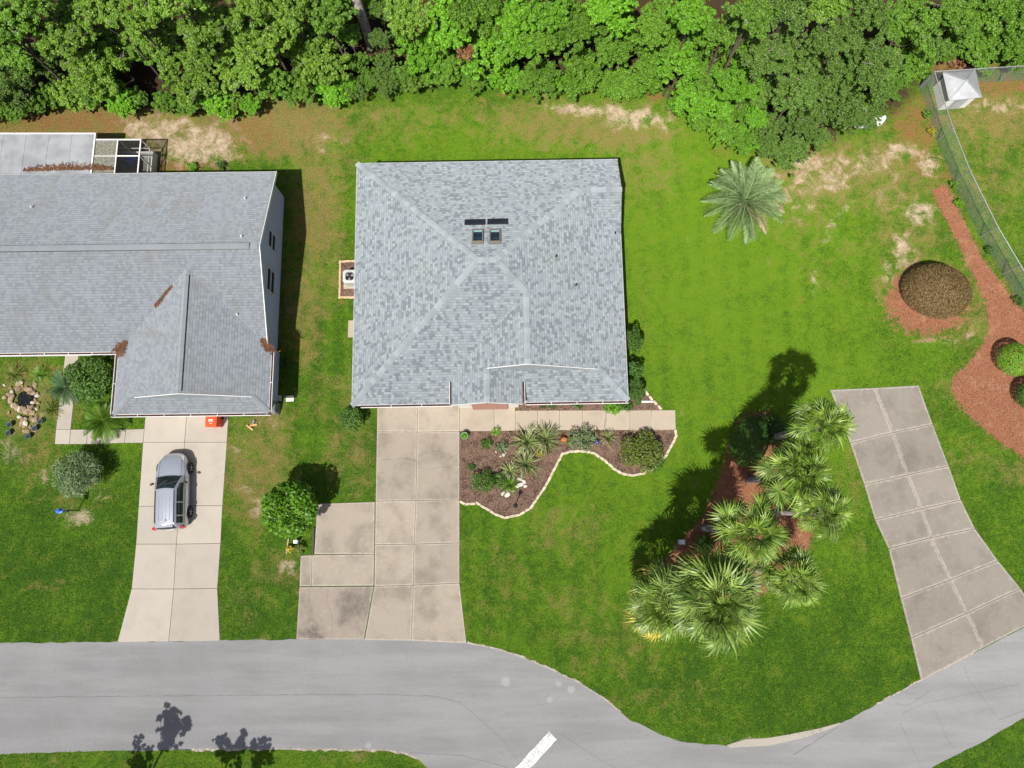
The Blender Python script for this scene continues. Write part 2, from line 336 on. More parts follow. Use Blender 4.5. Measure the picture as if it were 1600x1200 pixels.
# ------------------------------------------------------------------ mesh helpers
class MB:
    def __init__(s): s.v = []; s.f = []; s.uv = {}
    def add(s, vs, fs):
        o = len(s.v); s.v += [tuple(x) for x in vs]; s.f += [tuple(i + o for i in f) for f in fs]; return s
    def box(s, c, d, rz=0, rx=0, ry=0):
        m = Matrix.Translation(c) @ Euler((rx, ry, rz)).to_matrix().to_4x4()
        vs = [m @ Vector((sx * d[0] / 2, sy * d[1] / 2, sz * d[2] / 2)) for sz in (-1, 1) for sy in (-1, 1) for sx in (-1, 1)]
        return s.add(vs, [(0, 2, 3, 1), (4, 5, 7, 6), (0, 1, 5, 4), (2, 6, 7, 3), (0, 4, 6, 2), (1, 3, 7, 5)])
    def bar(s, a, b, wx, wz=None):
        a, b = Vector(a), Vector(b); wz = wz or wx; d = (b - a); L = d.length
        qn = d.to_track_quat('Y', 'Z').to_matrix().to_4x4(); m = Matrix.Translation((a + b) / 2) @ qn
        vs = [m @ Vector((sx * wx / 2, sy * L / 2, sz * wz / 2)) for sz in (-1, 1) for sy in (-1, 1) for sx in (-1, 1)]
        return s.add(vs, [(0, 2, 3, 1), (4, 5, 7, 6), (0, 1, 5, 4), (2, 6, 7, 3), (0, 4, 6, 2), (1, 3, 7, 5)])
    def tube(s, pts, rad, n=8, cap=True):
        pts = [Vector(p) for p in pts]; k = len(pts); vs = []; fs = []
        for i, p in enumerate(pts):
            d = (pts[min(i + 1, k - 1)] - pts[max(i - 1, 0)]).normalized()
            x = d.cross(Vector((0, 1, 0)) if abs(d.y) < .9 else Vector((1, 0, 0))).normalized(); y = d.cross(x)
            r = rad[i] if isinstance(rad, (list, tuple)) else rad
            for j in range(n):
                a = 2 * math.pi * j / n; vs.append(p + x * r * math.cos(a) + y * r * math.sin(a))
        for i in range(k - 1):
            for j in range(n):
                fs.append((i * n + j, i * n + (j + 1) % n, (i + 1) * n + (j + 1) % n, (i + 1) * n + j))
        if cap: fs += [tuple(range(n))[::-1], tuple(range((k - 1) * n, k * n))]
        return s.add(vs, fs)
    def lathe(s, prof, n=16, c=(0, 0, 0)):
        vs = []; fs = []; k = len(prof)
        for r, z in prof:
            for j in range(n):
                a = 2 * math.pi * j / n; vs.append((c[0] + r * math.cos(a), c[1] + r * math.sin(a), c[2] + z))
        for i in range(k - 1):
            for j in range(n): fs.append((i * n + j, i * n + (j + 1) % n, (i + 1) * n + (j + 1) % n, (i + 1) * n + j))
        fs += [tuple(range(n))[::-1], tuple(range((k - 1) * n, k * n))]
        return s.add(vs, fs)
    def prism(s, poly, z0, z1):
        n = len(poly); P = [Vector((p[0], p[1], 0)) for p in poly]
        if sum(P[i].x * P[(i + 1) % n].y - P[(i + 1) % n].x * P[i].y for i in range(n)) < 0: P = P[::-1]
        tr = tessellate_polygon([P])
        vs = [(p.x, p.y, z1) for p in P] + [(p.x, p.y, z0) for p in P]; fs = []
        for a, b_, c in tr:
            if (P[b_] - P[a]).cross(P[c] - P[a]).z < 0: b_, c = c, b_
            fs.append((a, b_, c)); fs.append((a + n, c + n, b_ + n))
        fs += [((i + 1) % n, i, i + n, (i + 1) % n + n) for i in range(n)]
        return s.add(vs, fs)
    def face(s, pts, uv=True):
        o = len(s.v); s.v += [tuple(p) for p in pts]; s.f.append(tuple(range(o, o + len(pts)))); s.uv[len(s.f) - 1] = None; return s
    def mesh(s, name, smooth=False, planar_uv=False):
        me = bpy.data.meshes.new(name); me.from_pydata(s.v, [], s.f); me.update()
        if planar_uv:
            L = me.uv_layers.new(name='UVMap')
            for p in me.polygons:
                n = p.normal
                e = Vector((0, 0, 1)).cross(n)
                e = e.normalized() if e.length > 1e-4 else Vector((1, 0, 0))
                if abs(n.z) > .02 and n.z < 0: e = -e
                up = n.cross(e)
                for li in p.loop_indices:
                    co = me.vertices[me.loops[li].vertex_index].co
                    L.data[li].uv = (co.dot(e), co.dot(up))
        if smooth: me.shade_smooth()
        return me
    def build(s, name, material, parent=None, smooth=False, uv=False):
        return obj(name, s.mesh(name, smooth, uv), material, parent)

def obj(name, me, material, parent=None, loc=None):
    o = bpy.data.objects.new(name, me); COL.objects.link(o)
    if material is not None and me is not None and not me.materials: me.materials.append(material)
    if parent: o.parent = parent
    if loc is not None: o.location = loc
    return o

def tag(o, label=None, cat=None, group=None, kind=None):
    if label: o['label'] = label
    if cat: o['category'] = cat
    if group: o['group'] = group
    if kind: o['kind'] = kind
    return o

def thing(name, label, cat, loc=(0, 0, 0), rz=0, group=None):
    o = bpy.data.objects.new(name, None); COL.objects.link(o); o.location = loc; o.rotation_euler.z = rz
    o.empty_display_size = .3
    return tag(o, label, cat, group)

def np_mesh(name, V, Fq, attrs=None, smooth=False):
    """V (n,3), Fq (m,k) constant face size"""
    me = bpy.data.meshes.new(name); k = Fq.shape[1]
    me.vertices.add(len(V)); me.vertices.foreach_set('co', V.astype(np.float32).ravel())
    me.loops.add(Fq.size); me.loops.foreach_set('vertex_index', Fq.astype(np.int32).ravel())
    me.polygons.add(len(Fq)); me.polygons.foreach_set('loop_start', np.arange(0, Fq.size, k, dtype=np.int32))
    for nme, arr in (attrs or {}).items():
        if arr.ndim == 1:
            a = me.attributes.new(nme, 'FLOAT', 'POINT'); a.data.foreach_set('value', arr.astype(np.float32))
        else:
            a = me.attributes.new(nme, 'FLOAT_COLOR', 'POINT'); a.data.foreach_set('color', arr.astype(np.float32).ravel())
    me.update(calc_edges=True); me.validate()
    if smooth: me.shade_smooth()
    return me

def unit(a): return a / np.maximum(np.linalg.norm(a, axis=1, keepdims=True), 1e-6)

def leaves(pos, nrm, L, W, g, name, fold=.12, tint=None):
    """one folded leaf (2 triangles as a bent quad) per position"""
    n = len(pos); t = unit(np.cross(nrm, g.normal(size=(n, 3)))); b = np.cross(nrm, t)
    s = g.uniform(.65, 1.3, (n, 1)); Lh = L * s / 2; Wh = W * s / 2
    V = np.stack([pos - t * Lh, pos + b * Wh + nrm * Wh * fold, pos + t * Lh, pos - b * Wh + nrm * Wh * fold], 1).reshape(-1, 3)
    Fq = np.arange(4 * n).reshape(-1, 4)
    if tint is None: tint = g.uniform(0, 1, n)
    return np_mesh(name, V, Fq, {'tint': np.repeat(tint, 4)})

def cloud(blobs, n, g, low=-.45, up=.55, shell=.16, out=.5, rough=.55):
    """points and normals spread through the outer part of a set of ellipsoids (x, y, z, rx, ry, rz)"""
    B = np.array(blobs, float); wgt = (B[:, 3] * B[:, 4]) ** .9; k = g.choice(len(B), n, p=wgt / wgt.sum())
    d = unit(g.normal(size=(n, 3))); d[:, 2] = np.where(d[:, 2] < low, -d[:, 2], d[:, 2])
    r = 1 - np.abs(g.normal(0, shell, (n, 1))); pos = B[k, :3] + d * B[k, 3:] * r
    nrm = unit(d * out + np.array([0, 0, up]) + g.normal(size=(n, 3)) * rough)
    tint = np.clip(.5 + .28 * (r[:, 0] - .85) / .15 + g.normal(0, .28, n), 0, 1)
    return pos, nrm, tint

def crown_blobs(g, Rr, flat, n, sub=(.26, .42), tufts=150):
    """big limbs of foliage, each carrying many small uneven tufts"""
    bl = []; big = [(0, 0, 0, Rr * .5)]
    for i in range(n):
        a = 2.399 * i + g.uniform(-.5, .5); e = g.uniform(-.2, 1.); rr = Rr * g.uniform(.55, 1.05)
        c = math.cos(e * 1.3); big.append((rr * c * math.cos(a) * .72, rr * c * math.sin(a) * .72, rr * flat * math.sin(e * 1.3) * .8, g.uniform(*sub) * Rr))
    for x, y, z, s in big: bl.append((x, y, z, s * .55, s * .55, s * .4))
    for i in range(tufts):
        x, y, z, s = big[int(g.integers(len(big)))]; d = g.normal(size=3); d /= np.linalg.norm(d); d[2] = abs(d[2]) if d[2] < -.2 else d[2]
        k = s * g.uniform(.14, .36); f = g.uniform(.75, 1.3); bl.append((x + d[0] * s * f, y + d[1] * s * f, z + d[2] * s * .75 * f, k, k * g.uniform(.7, 1.3), k * .7))
    return bl

def crown_mesh(seed, Rr, flat, nblob, nleaf, L, W, name='crown'):
    g = np.random.default_rng(seed); bl = crown_blobs(g, Rr, flat, nblob)
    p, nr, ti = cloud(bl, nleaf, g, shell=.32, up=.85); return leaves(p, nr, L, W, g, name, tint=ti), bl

def limbs_mesh(seed, bl, h, r0, zc):
    """trunk from the ground to the crown centre, then limbs into the clumps; crown centre at height zc"""
    g = random.Random(seed); mb = MB()
    mb.tube([(0, 0, -.1), (r0 * .3, .02, h * .35), (-r0 * .3, r0 * .4, h * .7), (0, 0, h)], [r0 * 1.25, r0, r0 * .85, r0 * .7], 9)
    for b_ in bl[1:9]:
        e = Vector((b_[0], b_[1], zc + b_[2] - .1)); a = Vector((0, 0, h * g.uniform(.6, .98))); m_ = (a + e) / 2 + Vector((0, 0, -.12 * e.length * g.uniform(0, .4)))
        mb.tube([a, m_, e], [r0 * .38, r0 * .24, r0 * .08], 5, False)
    return mb


def twig_mesh(seed, bl):
    g = random.Random(seed); mb = MB()
    for i in range(7):
        b_ = bl[g.randrange(len(bl))]; p = Vector(b_[:3]) + Vector((0, 0, b_[5] * .6)); a = g.uniform(0, 6.28)
        d = Vector((math.cos(a), math.sin(a), g.uniform(.1, .5))).normalized(); L = g.uniform(.35, .8); e = p + d * L
        mb.tube([p - d * .2, p + d * L * .5, e], [.016, .012, .005], 4, False)
        for k in range(3):
            q_ = p + d * L * g.uniform(.3, .9); s_ = Vector((-d.y, d.x, .2)) * g.choice((-1, 1)) + d * .5; mb.tube([q_, q_ + s_.normalized() * L * g.uniform(.2, .45)], [.009, .004], 4, False)
    return mb.mesh('dead_twigs')
# ------------------------------------------------------------------ the ground
def W2(pts, h=0.): return [at(u, v, h) for u, v in pts]

def inpoly(x, y, poly):
    r = np.zeros(x.shape, bool); n = len(poly); j = n - 1
    for i in range(n):
        xi, yi, xj, yj = poly[i][0], poly[i][1], poly[j][0], poly[j][1]
        c = ((yi > y) != (yj > y)); r ^= c & (x < (xj - xi) * (y - yi) / ((yj - yi) or 1e-9) + xi); j = i
    return r

def blobs(u, v, L):
    o = np.zeros(u.shape)
    for b_ in L:
        u0, v0, ru, rv, amp = b_[:5]; an = R(b_[5]) if len(b_) > 5 else 0
        c, s = math.cos(an), math.sin(an); du, dv = u - u0, v - v0
        d2 = ((du * c + dv * s) / ru) ** 2 + ((-du * s + dv * c) / rv) ** 2
        val = abs(amp) * np.exp(-d2 ** 1.5 * .8)
        o = np.maximum(o, val)
    return o

DRY = [(200, 205, 300, 60, 1.), (440, 200, 130, 55, 1.), (500, 250, 70, 60, .7), (580, 190, 150, 45, .55), (720, 180, 140, 30, .5), (900, 190, 190, 50, .8), (1010, 260, 70, 70, .6), (960, 205, 120, 35, .85),
       (495, 330, 48, 125, .88), (475, 480, 44, 120, .75), (520, 620, 65, 65, .5), (550, 710, 65, 85, .58), (520, 420, 34, 90, .58), (400, 740, 75, 105, .8), (440, 885, 50, 40, .62), (420, 655, 50, 35, .8), (390, 940, 50, 60, .42),
       (880, 830, 80, 50, .52), (790, 900, 60, 80, .42), (900, 950, 90, 60, .42), (960, 1010, 110, 60, .48), (1040, 1085, 120, 50, .36), (760, 960, 50, 50, .35),
       (1290, 270, 120, 65, .9), (1390, 270, 90, 80, .8), (1420, 370, 70, 70, .68), (1250, 330, 70, 60, .58), (1400, 450, 45, 70, .6), (1520, 490, 60, 70, .65), (1290, 400, 90, 70, .35),
       (1560, 180, 110, 60, .85), (1560, 270, 100, 100, .55), (1580, 400, 60, 80, .45), (1335, 740, 35, 70, .5), (1345, 850, 25, 40, .4), (1470, 620, 40, 50, .45), (1530, 720, 60, 40, .5), (1580, 740, 40, 30, .6),
       (60, 720, 70, 50, .55), (120, 770, 70, 60, .5), (50, 630, 90, 90, .75), (70, 910, 60, 20, .45), (1130, 640, 60, 40, .2), (1000, 900, 50, 70, .3), (1010, 470, 20, 90, .3), (760, 1190, 120, 20, .4), (560, 1180, 100, 15, .45), (100, 1190, 200, 20, .3)]
SAND = [(250, 207, 70, 28, .88), (305, 226, 80, 36, .95), (222, 190, 45, 15, .7), (345, 215, 40, 32, .6), (930, 172, 80, 11, .85), (990, 186, 58, 17, .95), (880, 168, 45, 9, .75), (1040, 192, 22, 12, .65),
        (510, 220, 40, 25, .42), (1285, 268, 75, 40, .72), (1345, 255, 55, 26, .6), (1245, 305, 45, 45, .55), (1390, 290, 40, 40, .45), (1412, 236, 32, 18, .8), (1452, 255, 22, 22, .8), (1437, 332, 28, 26, .75), (1412, 395, 22, 42, .7), (1390, 432, 12, 32, .7),
        (455, 886, 24, 11, .85), (128, 808, 34, 16, .75), (150, 770, 22, 12, .55), (14, 705, 28, 38, .62), (72, 745, 22, 14, .5), (392, 757, 20, 18, .6), (405, 792, 24, 20, .55), (372, 700, 18, 16, .5), (420, 660, 22, 16, .5),
        (1560, 167, 80, 11, .65), (1318, 330, 9, 50, .6, 40), (1300, 360, 6, 60, .55, 30), (1272, 450, 7, 60, .5, 5), (1500, 470, 18, 45, .5, -25), (1515, 520, 40, 22, .4), (1460, 530, 45, 12, .5), (640, 1172, 30, 6, .6), (1200, 1158, 90, 7, .7), (50, 640, 30, 40, .35)]
STRAW = [(110, 190, 170, 26, .72), (385, 212, 75, 38, .6), (270, 258, 110, 12, .75), (430, 195, 60, 30, .45), (500, 205, 60, 40, .35), (1430, 195, 48, 58, .75), (1440, 250, 38, 40, .6), (1500, 100, 80, 16, .95), (1570, 135, 70, 14, .85), (1480, 275, 25, 25, .6),
         (1260, 240, 60, 20, .6), (1130, 235, 40, 14, .5), (1590, 225, 8, 8, .5), (905, 142, 30, 8, .8), (1030, 150, 25, 10, .7), (785, 150, 20, 10, .6)]
RED_STRIP = [(1452, 296), (1478, 286), (1505, 345), (1535, 405), (1572, 452), (1605, 492), (1700, 600), (1700, 800), (1640, 760), (1600, 716), (1560, 688), (1512, 650), (1486, 612), (1490, 585), (1520, 560), (1546, 520), (1540, 470), (1515, 420), (1482, 352)]
PALM_BED = [(1112, 770), (1128, 735), (1150, 655), (1200, 640), (1225, 690), (1222, 765), (1278, 805), (1262, 862), (1236, 905), (1180, 935), (1110, 932), (1058, 912), (1030, 880), (1062, 846), (1096, 812)]
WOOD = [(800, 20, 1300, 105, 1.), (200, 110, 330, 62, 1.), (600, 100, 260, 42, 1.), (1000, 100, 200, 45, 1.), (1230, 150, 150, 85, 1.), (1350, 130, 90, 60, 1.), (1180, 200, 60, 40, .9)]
BRIGHT = [(1100, 400, 240, 260, .42), (1160, 680, 170, 170, .34), (780, 225, 220, 45, .30), (990, 720, 120, 80, .25), (900, 780, 120, 60, .12), (1010, 880, 60, 60, .22), (520, 300, 40, 60, .12), (1180, 560, 200, 90, .36)]
DULL = [(1250, 1060, 230, 120, .22), (100, 900, 240, 150, .22), (400, 950, 110, 90, .2), (560, 740, 70, 90, .14), (1560, 1190, 160, 60, .18), (1560, 850, 60, 200, .1), (500, 560, 60, 100, .08), (1010, 560, 40, 80, .08)]

def fields(x, y):
    u, v = to_px(x, y)
    dry = blobs(u, v, DRY); sand = blobs(u, v, SAND); straw = blobs(u, v, STRAW)
    mul = blobs(u, v, [(1448, 470, 66, 58, 1.)])
    g = np.random.default_rng(1); s1 = np.zeros_like(mul); s2 = np.zeros_like(mul)
    near = (u > 980) & (v < 1000); xn, yn = x[near], y[near]
    for k in range(14):
        dx, dy = g.normal(0, .22, 2); s1[near] += inpoly(xn + dx, yn + dy, W2(RED_STRIP)) / 14.; s2[near] += inpoly(xn + dx, yn + dy, W2(PALM_BED)) / 14.
    mul = np.maximum(mul, np.maximum(s1, s2 * .95))
    br = np.clip(.47 + blobs(u, v, BRIGHT) - blobs(u, v, DULL) + .11 * np.sin(x * 5.6 + .12 * y + .8 * np.sin(y * .3)) * blobs(u, v, [(1080, 420, 260, 300, 1.), (850, 900, 300, 200, .7), (500, 450, 60, 300, 1.)]), 0, 1)
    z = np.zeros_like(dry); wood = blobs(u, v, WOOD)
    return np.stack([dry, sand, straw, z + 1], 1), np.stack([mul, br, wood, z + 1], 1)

def axis(a, b, step, far):
    i = np.arange(a, b + step / 2, step); o = [1, 3, 7, 15, 40, 100, 250, far]
    return np.concatenate([[a - k for k in reversed(o)], i, [b + k for k in o]])
gx, gy = axis(-35, 35, .24, 900), axis(-17, 36, .24, 900)
X, Y = np.meshgrid(gx, gy); nx, ny = len(gx), len(gy)
V = np.stack([X.ravel(), Y.ravel(), np.zeros(X.size)], 1)
idx = np.arange(X.size).reshape(ny, nx)
Fq = np.stack([idx[:-1, :-1], idx[:-1, 1:], idx[1:, 1:], idx[1:, :-1]], -1).reshape(-1, 4)
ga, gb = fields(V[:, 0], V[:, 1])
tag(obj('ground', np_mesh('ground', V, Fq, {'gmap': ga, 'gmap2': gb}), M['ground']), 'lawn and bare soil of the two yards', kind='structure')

# ------------------------------------------------------------------ road
TOP = [(0, 1004), (90, 1004), (180, 1003), (330, 1001), (465, 999), (570, 998), (650, 1000), (730, 1004), (770, 1012), (810, 1024), (860, 1045), (905, 1066), (945, 1092), (970, 1112), (985, 1125), (1010, 1135), (1035, 1149), (1060, 1157), (1090, 1162), (1140, 1166), (1200, 1164), (1260, 1150), (1310, 1132), (1370, 1100), (1437, 1063), (1520, 1021), (1600, 980)]
LOWR = [(1600, 1122), (1560, 1145), (1500, 1177), (1455, 1200)]
LOWL = [(668, 1200), (655, 1187), (630, 1177), (600, 1172), (500, 1171), (300, 1171), (100, 1175), (0, 1178)]
def rough_line(pts, step=.35, amp=.035, seed=3):
    g = random.Random(seed); P = W2(pts); out = []
    for a, b_ in zip(P, P[1:]):
        n = max(1, int((b_ - a).length / step)); d = (b_ - a).normalized(); pn = Vector((-d.y, d.x, 0))
        for i in range(n): out.append(a + (b_ - a) * i / n + pn * g.uniform(-amp, amp))
    out.append(P[-1]); return out
top = rough_line(TOP); lr = rough_line(LOWR, seed=4); ll = rough_line(LOWL, seed=5)
dT = (top[-1] - top[-20]).normalized(); dL = (lr[0] - lr[4]).normalized()
road_poly = [Vector((-260, top[0].y, 0))] + top + [top[-1] + dT * 220, lr[0] + dL * 220] + lr + \
    [lr[-1] + Vector((-1.6, -3.5, 0)), lr[-1] + Vector((-4, -10, 0)), Vector((-2, -200, 0)), Vector((-11, -200, 0)), ll[0] + Vector((-.4, -6, 0))] + ll + [Vector((-260, ll[-1].y, 0))]
road = MB(); tris = tessellate_polygon([[Vector((p.x, p.y, 0)) for p in road_poly]])
road.v = [(p.x, p.y, .006) for p in road_poly]
for a, b_, c in tris:
    A, B_, C = (Vector(road.v[i]) for i in (a, b_, c))
    road.f.append((a, b_, c) if (B_ - A).cross(C - A).z > 0 else (a, c, b_))
road = tag(road.build('road', M['asphalt']), 'grey asphalt road curving past the driveways', kind='structure')
def ribbon(pts, width, z, jit=.02, seed=1, step=.25):
    g = random.Random(seed); P = [p for p in rough_line(pts, step, jit, seed)]; mb = MB(); vs = []; fs = []
    for i, p in enumerate(P):
        d = (P[min(i + 1, len(P) - 1)] - P[max(i - 1, 0)]).normalized(); pn = Vector((-d.y, d.x, 0)) * width * g.uniform(.5, 1.2) / 2
        vs += [(p.x + pn.x, p.y + pn.y, z), (p.x - pn.x, p.y - pn.y, z)]
        if i: fs.append((2 * i - 2, 2 * i - 1, 2 * i + 1, 2 * i))
    return mb.add(vs, fs)
for i, (pts, wd) in enumerate([([(-200, 1092), (0, 1090), (200, 1088), (400, 1086), (600, 1085), (680, 1088), (720, 1098)], .022), ([(640, 1176), (720, 1180), (790, 1198), (820, 1215)], .02),
        ([(876, 1147), (905, 1165), (935, 1185), (962, 1200)], .02), ([(720, 1098), (745, 1120), (790, 1160), (815, 1200)], .016), ([(1400, 1100), (1420, 1102), (1455, 1078)], .02), ([(1459, 1108), (1472, 1135), (1478, 1152), (1492, 1170)], .022),
        ([(1405, 1130), (1416, 1150), (1425, 1170), (1438, 1195)], .018), ([(1505, 1040), (1515, 1065), (1540, 1095), (1555, 1118)], .02), ([(1410, 1115), (1440, 1100), (1510, 1085), (1590, 1070)], .014), ([(1240, 1180), (1310, 1135)], .03), ([(1560, 1125), (1600, 1110)], .02)]):
    ribbon(pts, wd * .85, .0095, .018, i + 11).build('crack', M['crack'], road)
d0, d1 = at(864, 1149), at(817, 1200); dd = (d1 - d0).normalized(); pn = Vector((-dd.y, dd.x, 0))
sl = MB(); e = d0 + dd * 5.2; wv = pn * .27; N_ = 26; g_ = random.Random(2); vs = []; fs = []
for i in range(N_ + 1):
    p = d0 + (e - d0) * i / N_
    a1, a2 = p + wv * g_.uniform(.9, 1.05), p - wv * g_.uniform(.9, 1.05); vs += [(a1.x, a1.y, .0115), (a2.x, a2.y, .0115)]
    if i: fs.append((2 * i - 2, 2 * i - 1, 2 * i + 1, 2 * i) if True else 0)
sl.add(vs, fs).build('stop_line', M['paintline'], road)
ap = MB(); up = W2([(1135, 1164), (1165, 1155), (1200, 1153), (1240, 1146), (1280, 1138), (1312, 1129)]); lo = W2([(1314, 1132), (1262, 1151), (1202, 1165), (1140, 1168)])
ap.prism([p.to_2d() for p in up + lo], .002, .016); ap.build('broken_concrete_edge', M['conc_cream'], road)
ribbon(TOP[7:14], .10, .0085, .03, 77).build('sandy_edge', M['road_edge'], road); ribbon(TOP[23:26], .08, .0085, .03, 78).build('sandy_edge', M['road_edge'], road); ribbon(LOWL[1:6], .12, .0085, .04, 79).build('sandy_edge', M['road_edge'], road)

# ------------------------------------------------------------------ slabs: driveways and walks
def slab_mesh(poly, gap=.014, inset=.11, z0=.004, z1=.035):
    P = [Vector((p[0], p[1])) for p in poly]; n = len(P)
    if sum(P[i].x * P[(i + 1) % n].y - P[(i + 1) % n].x * P[i].y for i in range(n)) < 0: P = P[::-1]
    def off(d):
        o = []
        for i in range(n):
            e1 = (P[i] - P[i - 1]).normalized(); e2 = (P[(i + 1) % n] - P[i]).normalized()
            n1, n2 = Vector((-e1.y, e1.x)), Vector((-e2.y, e2.x)); k = n1 + n2; o.append(P[i] + k * (d / max(k.dot(n1), .3)))
        return o
    A, B_, C = off(gap), off(gap + .012), off(gap + inset)
    V = [(p.x, p.y, z0) for p in A] + [(p.x, p.y, z1 - .008) for p in A] + [(p.x, p.y, z1) for p in B_] + [(p.x, p.y, z1) for p in C]
    Fs = [(r * n + i, r * n + (i + 1) % n, (r + 1) * n + (i + 1) % n, (r + 1) * n + i) for r in range(3) for i in range(n)] + [tuple(range(3 * n, 4 * n))]
    me = bpy.data.meshes.new('slab'); me.from_pydata(V, [], Fs); me.update()
    a = me.attributes.new('edge', 'FLOAT', 'POINT'); a.data.foreach_set('value', [1.] * (3 * n) + [0.] * n)
    return me
EXCL = []          # polygons where no grass grows
def paving(name, label, polys, material, mats=None, base=True, **kw):
    """polys: pixel polygons of the single slabs; a thin bed under all of them carries them"""
    mb = MB()
    W_ = [[at(u, v) for u, v in p] for p in polys]
    for p in W_:
        if base: mb.prism([(q_.x, q_.y) for q_ in p], .001, .0045)
        EXCL.append([(q_.x, q_.y) for q_ in p])
    root = tag(mb.build(name, M['joint']), label, kind='structure')
    for i, p in enumerate(W_):
        obj('slab', slab_mesh(p, **kw), M[(mats or {}).get(i, material)], root)
    return root
def grid(rows):
    """rows: list of lists of pixel points, same count; cells between them"""
    return [[rows[r][c], rows[r][c + 1], rows[r + 1][c + 1], rows[r + 1][c]] for r in range(len(rows) - 1) for c in range(len(rows[0]) - 1)]

paving('driveway', 'cream concrete driveway under the silver car', grid([
    [(229, 636), (293, 636), (358, 636)], [(224, 691), (289, 691), (355, 691)], [(217, 791), (281, 790), (348, 790)], [(213, 850), (276, 850), (345, 849)], [(206, 920), (272, 920), (340, 919)], [(184, 1003), (264, 1002), (344, 1001)]]), 'conc_cream')
paving('front_walk', 'cream concrete front walk of the left house', [[(104, 540), (125, 540), (111, 671), (88, 671)], [(88, 671), (111, 671), (109, 694), (86, 694)],
    [(111, 671), (137, 671), (136, 694), (109, 694)], [(137, 671), (168, 671), (167, 693), (136, 694)], [(168, 671), (197, 671), (195, 692), (167, 693)], [(197, 671), (226, 670), (224, 692), (195, 692)]], 'conc_cream')
paving('driveway', 'weathered grey beige concrete driveway of the middle house', grid([
    [(590, 622), (653, 622), (718, 622)], [(589, 674.5), (652, 675), (718, 674)], [(587, 783), (650, 782), (718, 781)], [(586, 851), (647, 850), (718, 848)], [(585, 916), (646, 914), (718, 911)], [(570, 1000), (643, 1001), (729, 1005)]]), 'conc_main')
paving('parking_pad', 'stained concrete parking pad beside the middle driveway', [[(496, 787), (586, 784), (585, 866), (491, 866)], [(470, 868), (488, 867), (487, 916), (468, 916)], [(488, 867), (585, 866), (584, 915), (487, 916)], [(468, 917), (584, 916), (569, 999), (463, 999)]], 'conc_main', {3: 'conc_dark'})
paving('entry_walk', 'tan concrete entry walk of the middle house', [[(718, 615), (772, 615), (772, 674), (718, 674)], [(772, 615), (805, 615), (805, 673), (772, 674)]] +
       [[(a, 641.5 - (a - 805) * .002), (b_, 641 - (a - 805) * .002), (b_ + (1 if b_ > 1000 else 0), 672), (a, 673)] for a, b_ in zip([805, 840, 874, 910, 947, 984, 1018], [840, 874, 910, 947, 984, 1018, 1055])], 'conc_walk')
paving('driveway', 'grey concrete driveway with pale joints beside the palms', grid([
    [(1297, 609), (1366, 606), (1435, 602)], [(1328, 692), (1394, 676), (1457, 663)], [(1350, 757), (1418, 742), (1482, 728)], [(1367, 812), (1439, 795), (1501, 781)], [(1388, 857), (1454, 840), (1523, 826)], [(1407, 935), (1484, 906), (1559, 876)], [(1423, 997), (1510, 958), (1594, 919)], [(1439, 1064), (1536, 1012), (1625, 966)]]), 'conc_grey', inset=.17)
for i, (pts, wd) in enumerate([([(598, 718), (615, 719), (628, 716), (650, 720)], .022), ([(655, 712), (672, 706), (690, 705)], .018), ([(655, 731), (675, 733), (690, 730), (706, 732)], .016), ([(513, 918), (512, 940), (519, 965), (519, 997)], .014), ([(948, 645), (946, 655), (944, 668)], .03), ([(484, 918), (483, 997)], .012)]):
    ribbon(pts, wd, .0385, .02, 40 + i).build('crack', M['crack'], bpy.data.objects['parking_pad'] if i in (3, 5) else bpy.data.objects['entry_walk'] if i == 4 else bpy.data.objects['driveway.001'])
for u, v, lab in ((434, 622.5, 'pale stepping stone in shade by the house wall'), (453.5, 623, 'pale stepping stone in sun on the lawn edge')):
    p = at(u, v); o = MB().box((0, 0, .03), (.42, .31, .06)).build('stepping_stone', M['stucco']); o.location = (p.x, p.y, .002); o.rotation_euler.z = R(2); tag(o, lab, 'stepping stone')
p = at(549, 514); o = MB().box((0, 0, .02), (.7, .95, .04)).build('side_door_slab', M['conc_walk']); o.location = (p.x + .18, p.y, .001)
tag(o, 'small tan concrete slab against the side wall', 'slab')
# ------------------------------------------------------------------ houses
def roof_poly(mb, pts):
    P = [Vector(p) for p in pts]; n = Vector()
    for i in range(len(P)): n += (P[i] - P[0]).cross(P[(i + 1) % len(P)] - P[0])
    if n.z < 0: P = P[::-1]
    mb.face(P)

def cap_mesh(drop, L=.30, wd=.15):
    mb = MB(); z = .016
    mb.add([(-wd, -L / 2, -drop + z), (0, -L / 2, z), (wd, -L / 2, -drop + z), (-wd, L / 2, -drop + .004), (0, L / 2, .004), (wd, L / 2, -drop + .004),
            (-wd, -L / 2, -drop - .01), (0, -L / 2, -.01), (wd, -L / 2, -drop - .01)], [(0, 1, 4, 3), (1, 2, 5, 4), (6, 7, 1, 0), (7, 8, 2, 1)])
    return mb.mesh('ridge_cap')
CAPS = {}
def caps(root, p0, p1, drop, material, step=.255, wd=.15):
    """overlapping ridge cap shingles from the low end p0 to the high end p1"""
    key = (drop, material.name, wd)
    if key not in CAPS: CAPS[key] = cap_mesh(drop, wd=wd)
    p0, p1 = Vector(p0), Vector(p1); d = (p1 - p0); n = max(1, int(d.length / step)); d.normalize()
    side = d.cross(Vector((0, 0, 1))).normalized(); up = side.cross(d)
    for i in range(n):
        c = p0 + d * (i + .5) * (p1 - p0).length / n + up * (.012 + rnd.uniform(0, .006))
        o = obj('ridge_cap', CAPS[key], material, root)
        mt = Matrix((side, d, up)).transposed().to_4x4(); o.matrix_local = Matrix.Translation(c) @ mt @ Matrix.Rotation(R(rnd.uniform(-1.5, 1.5)), 4, 'Z')

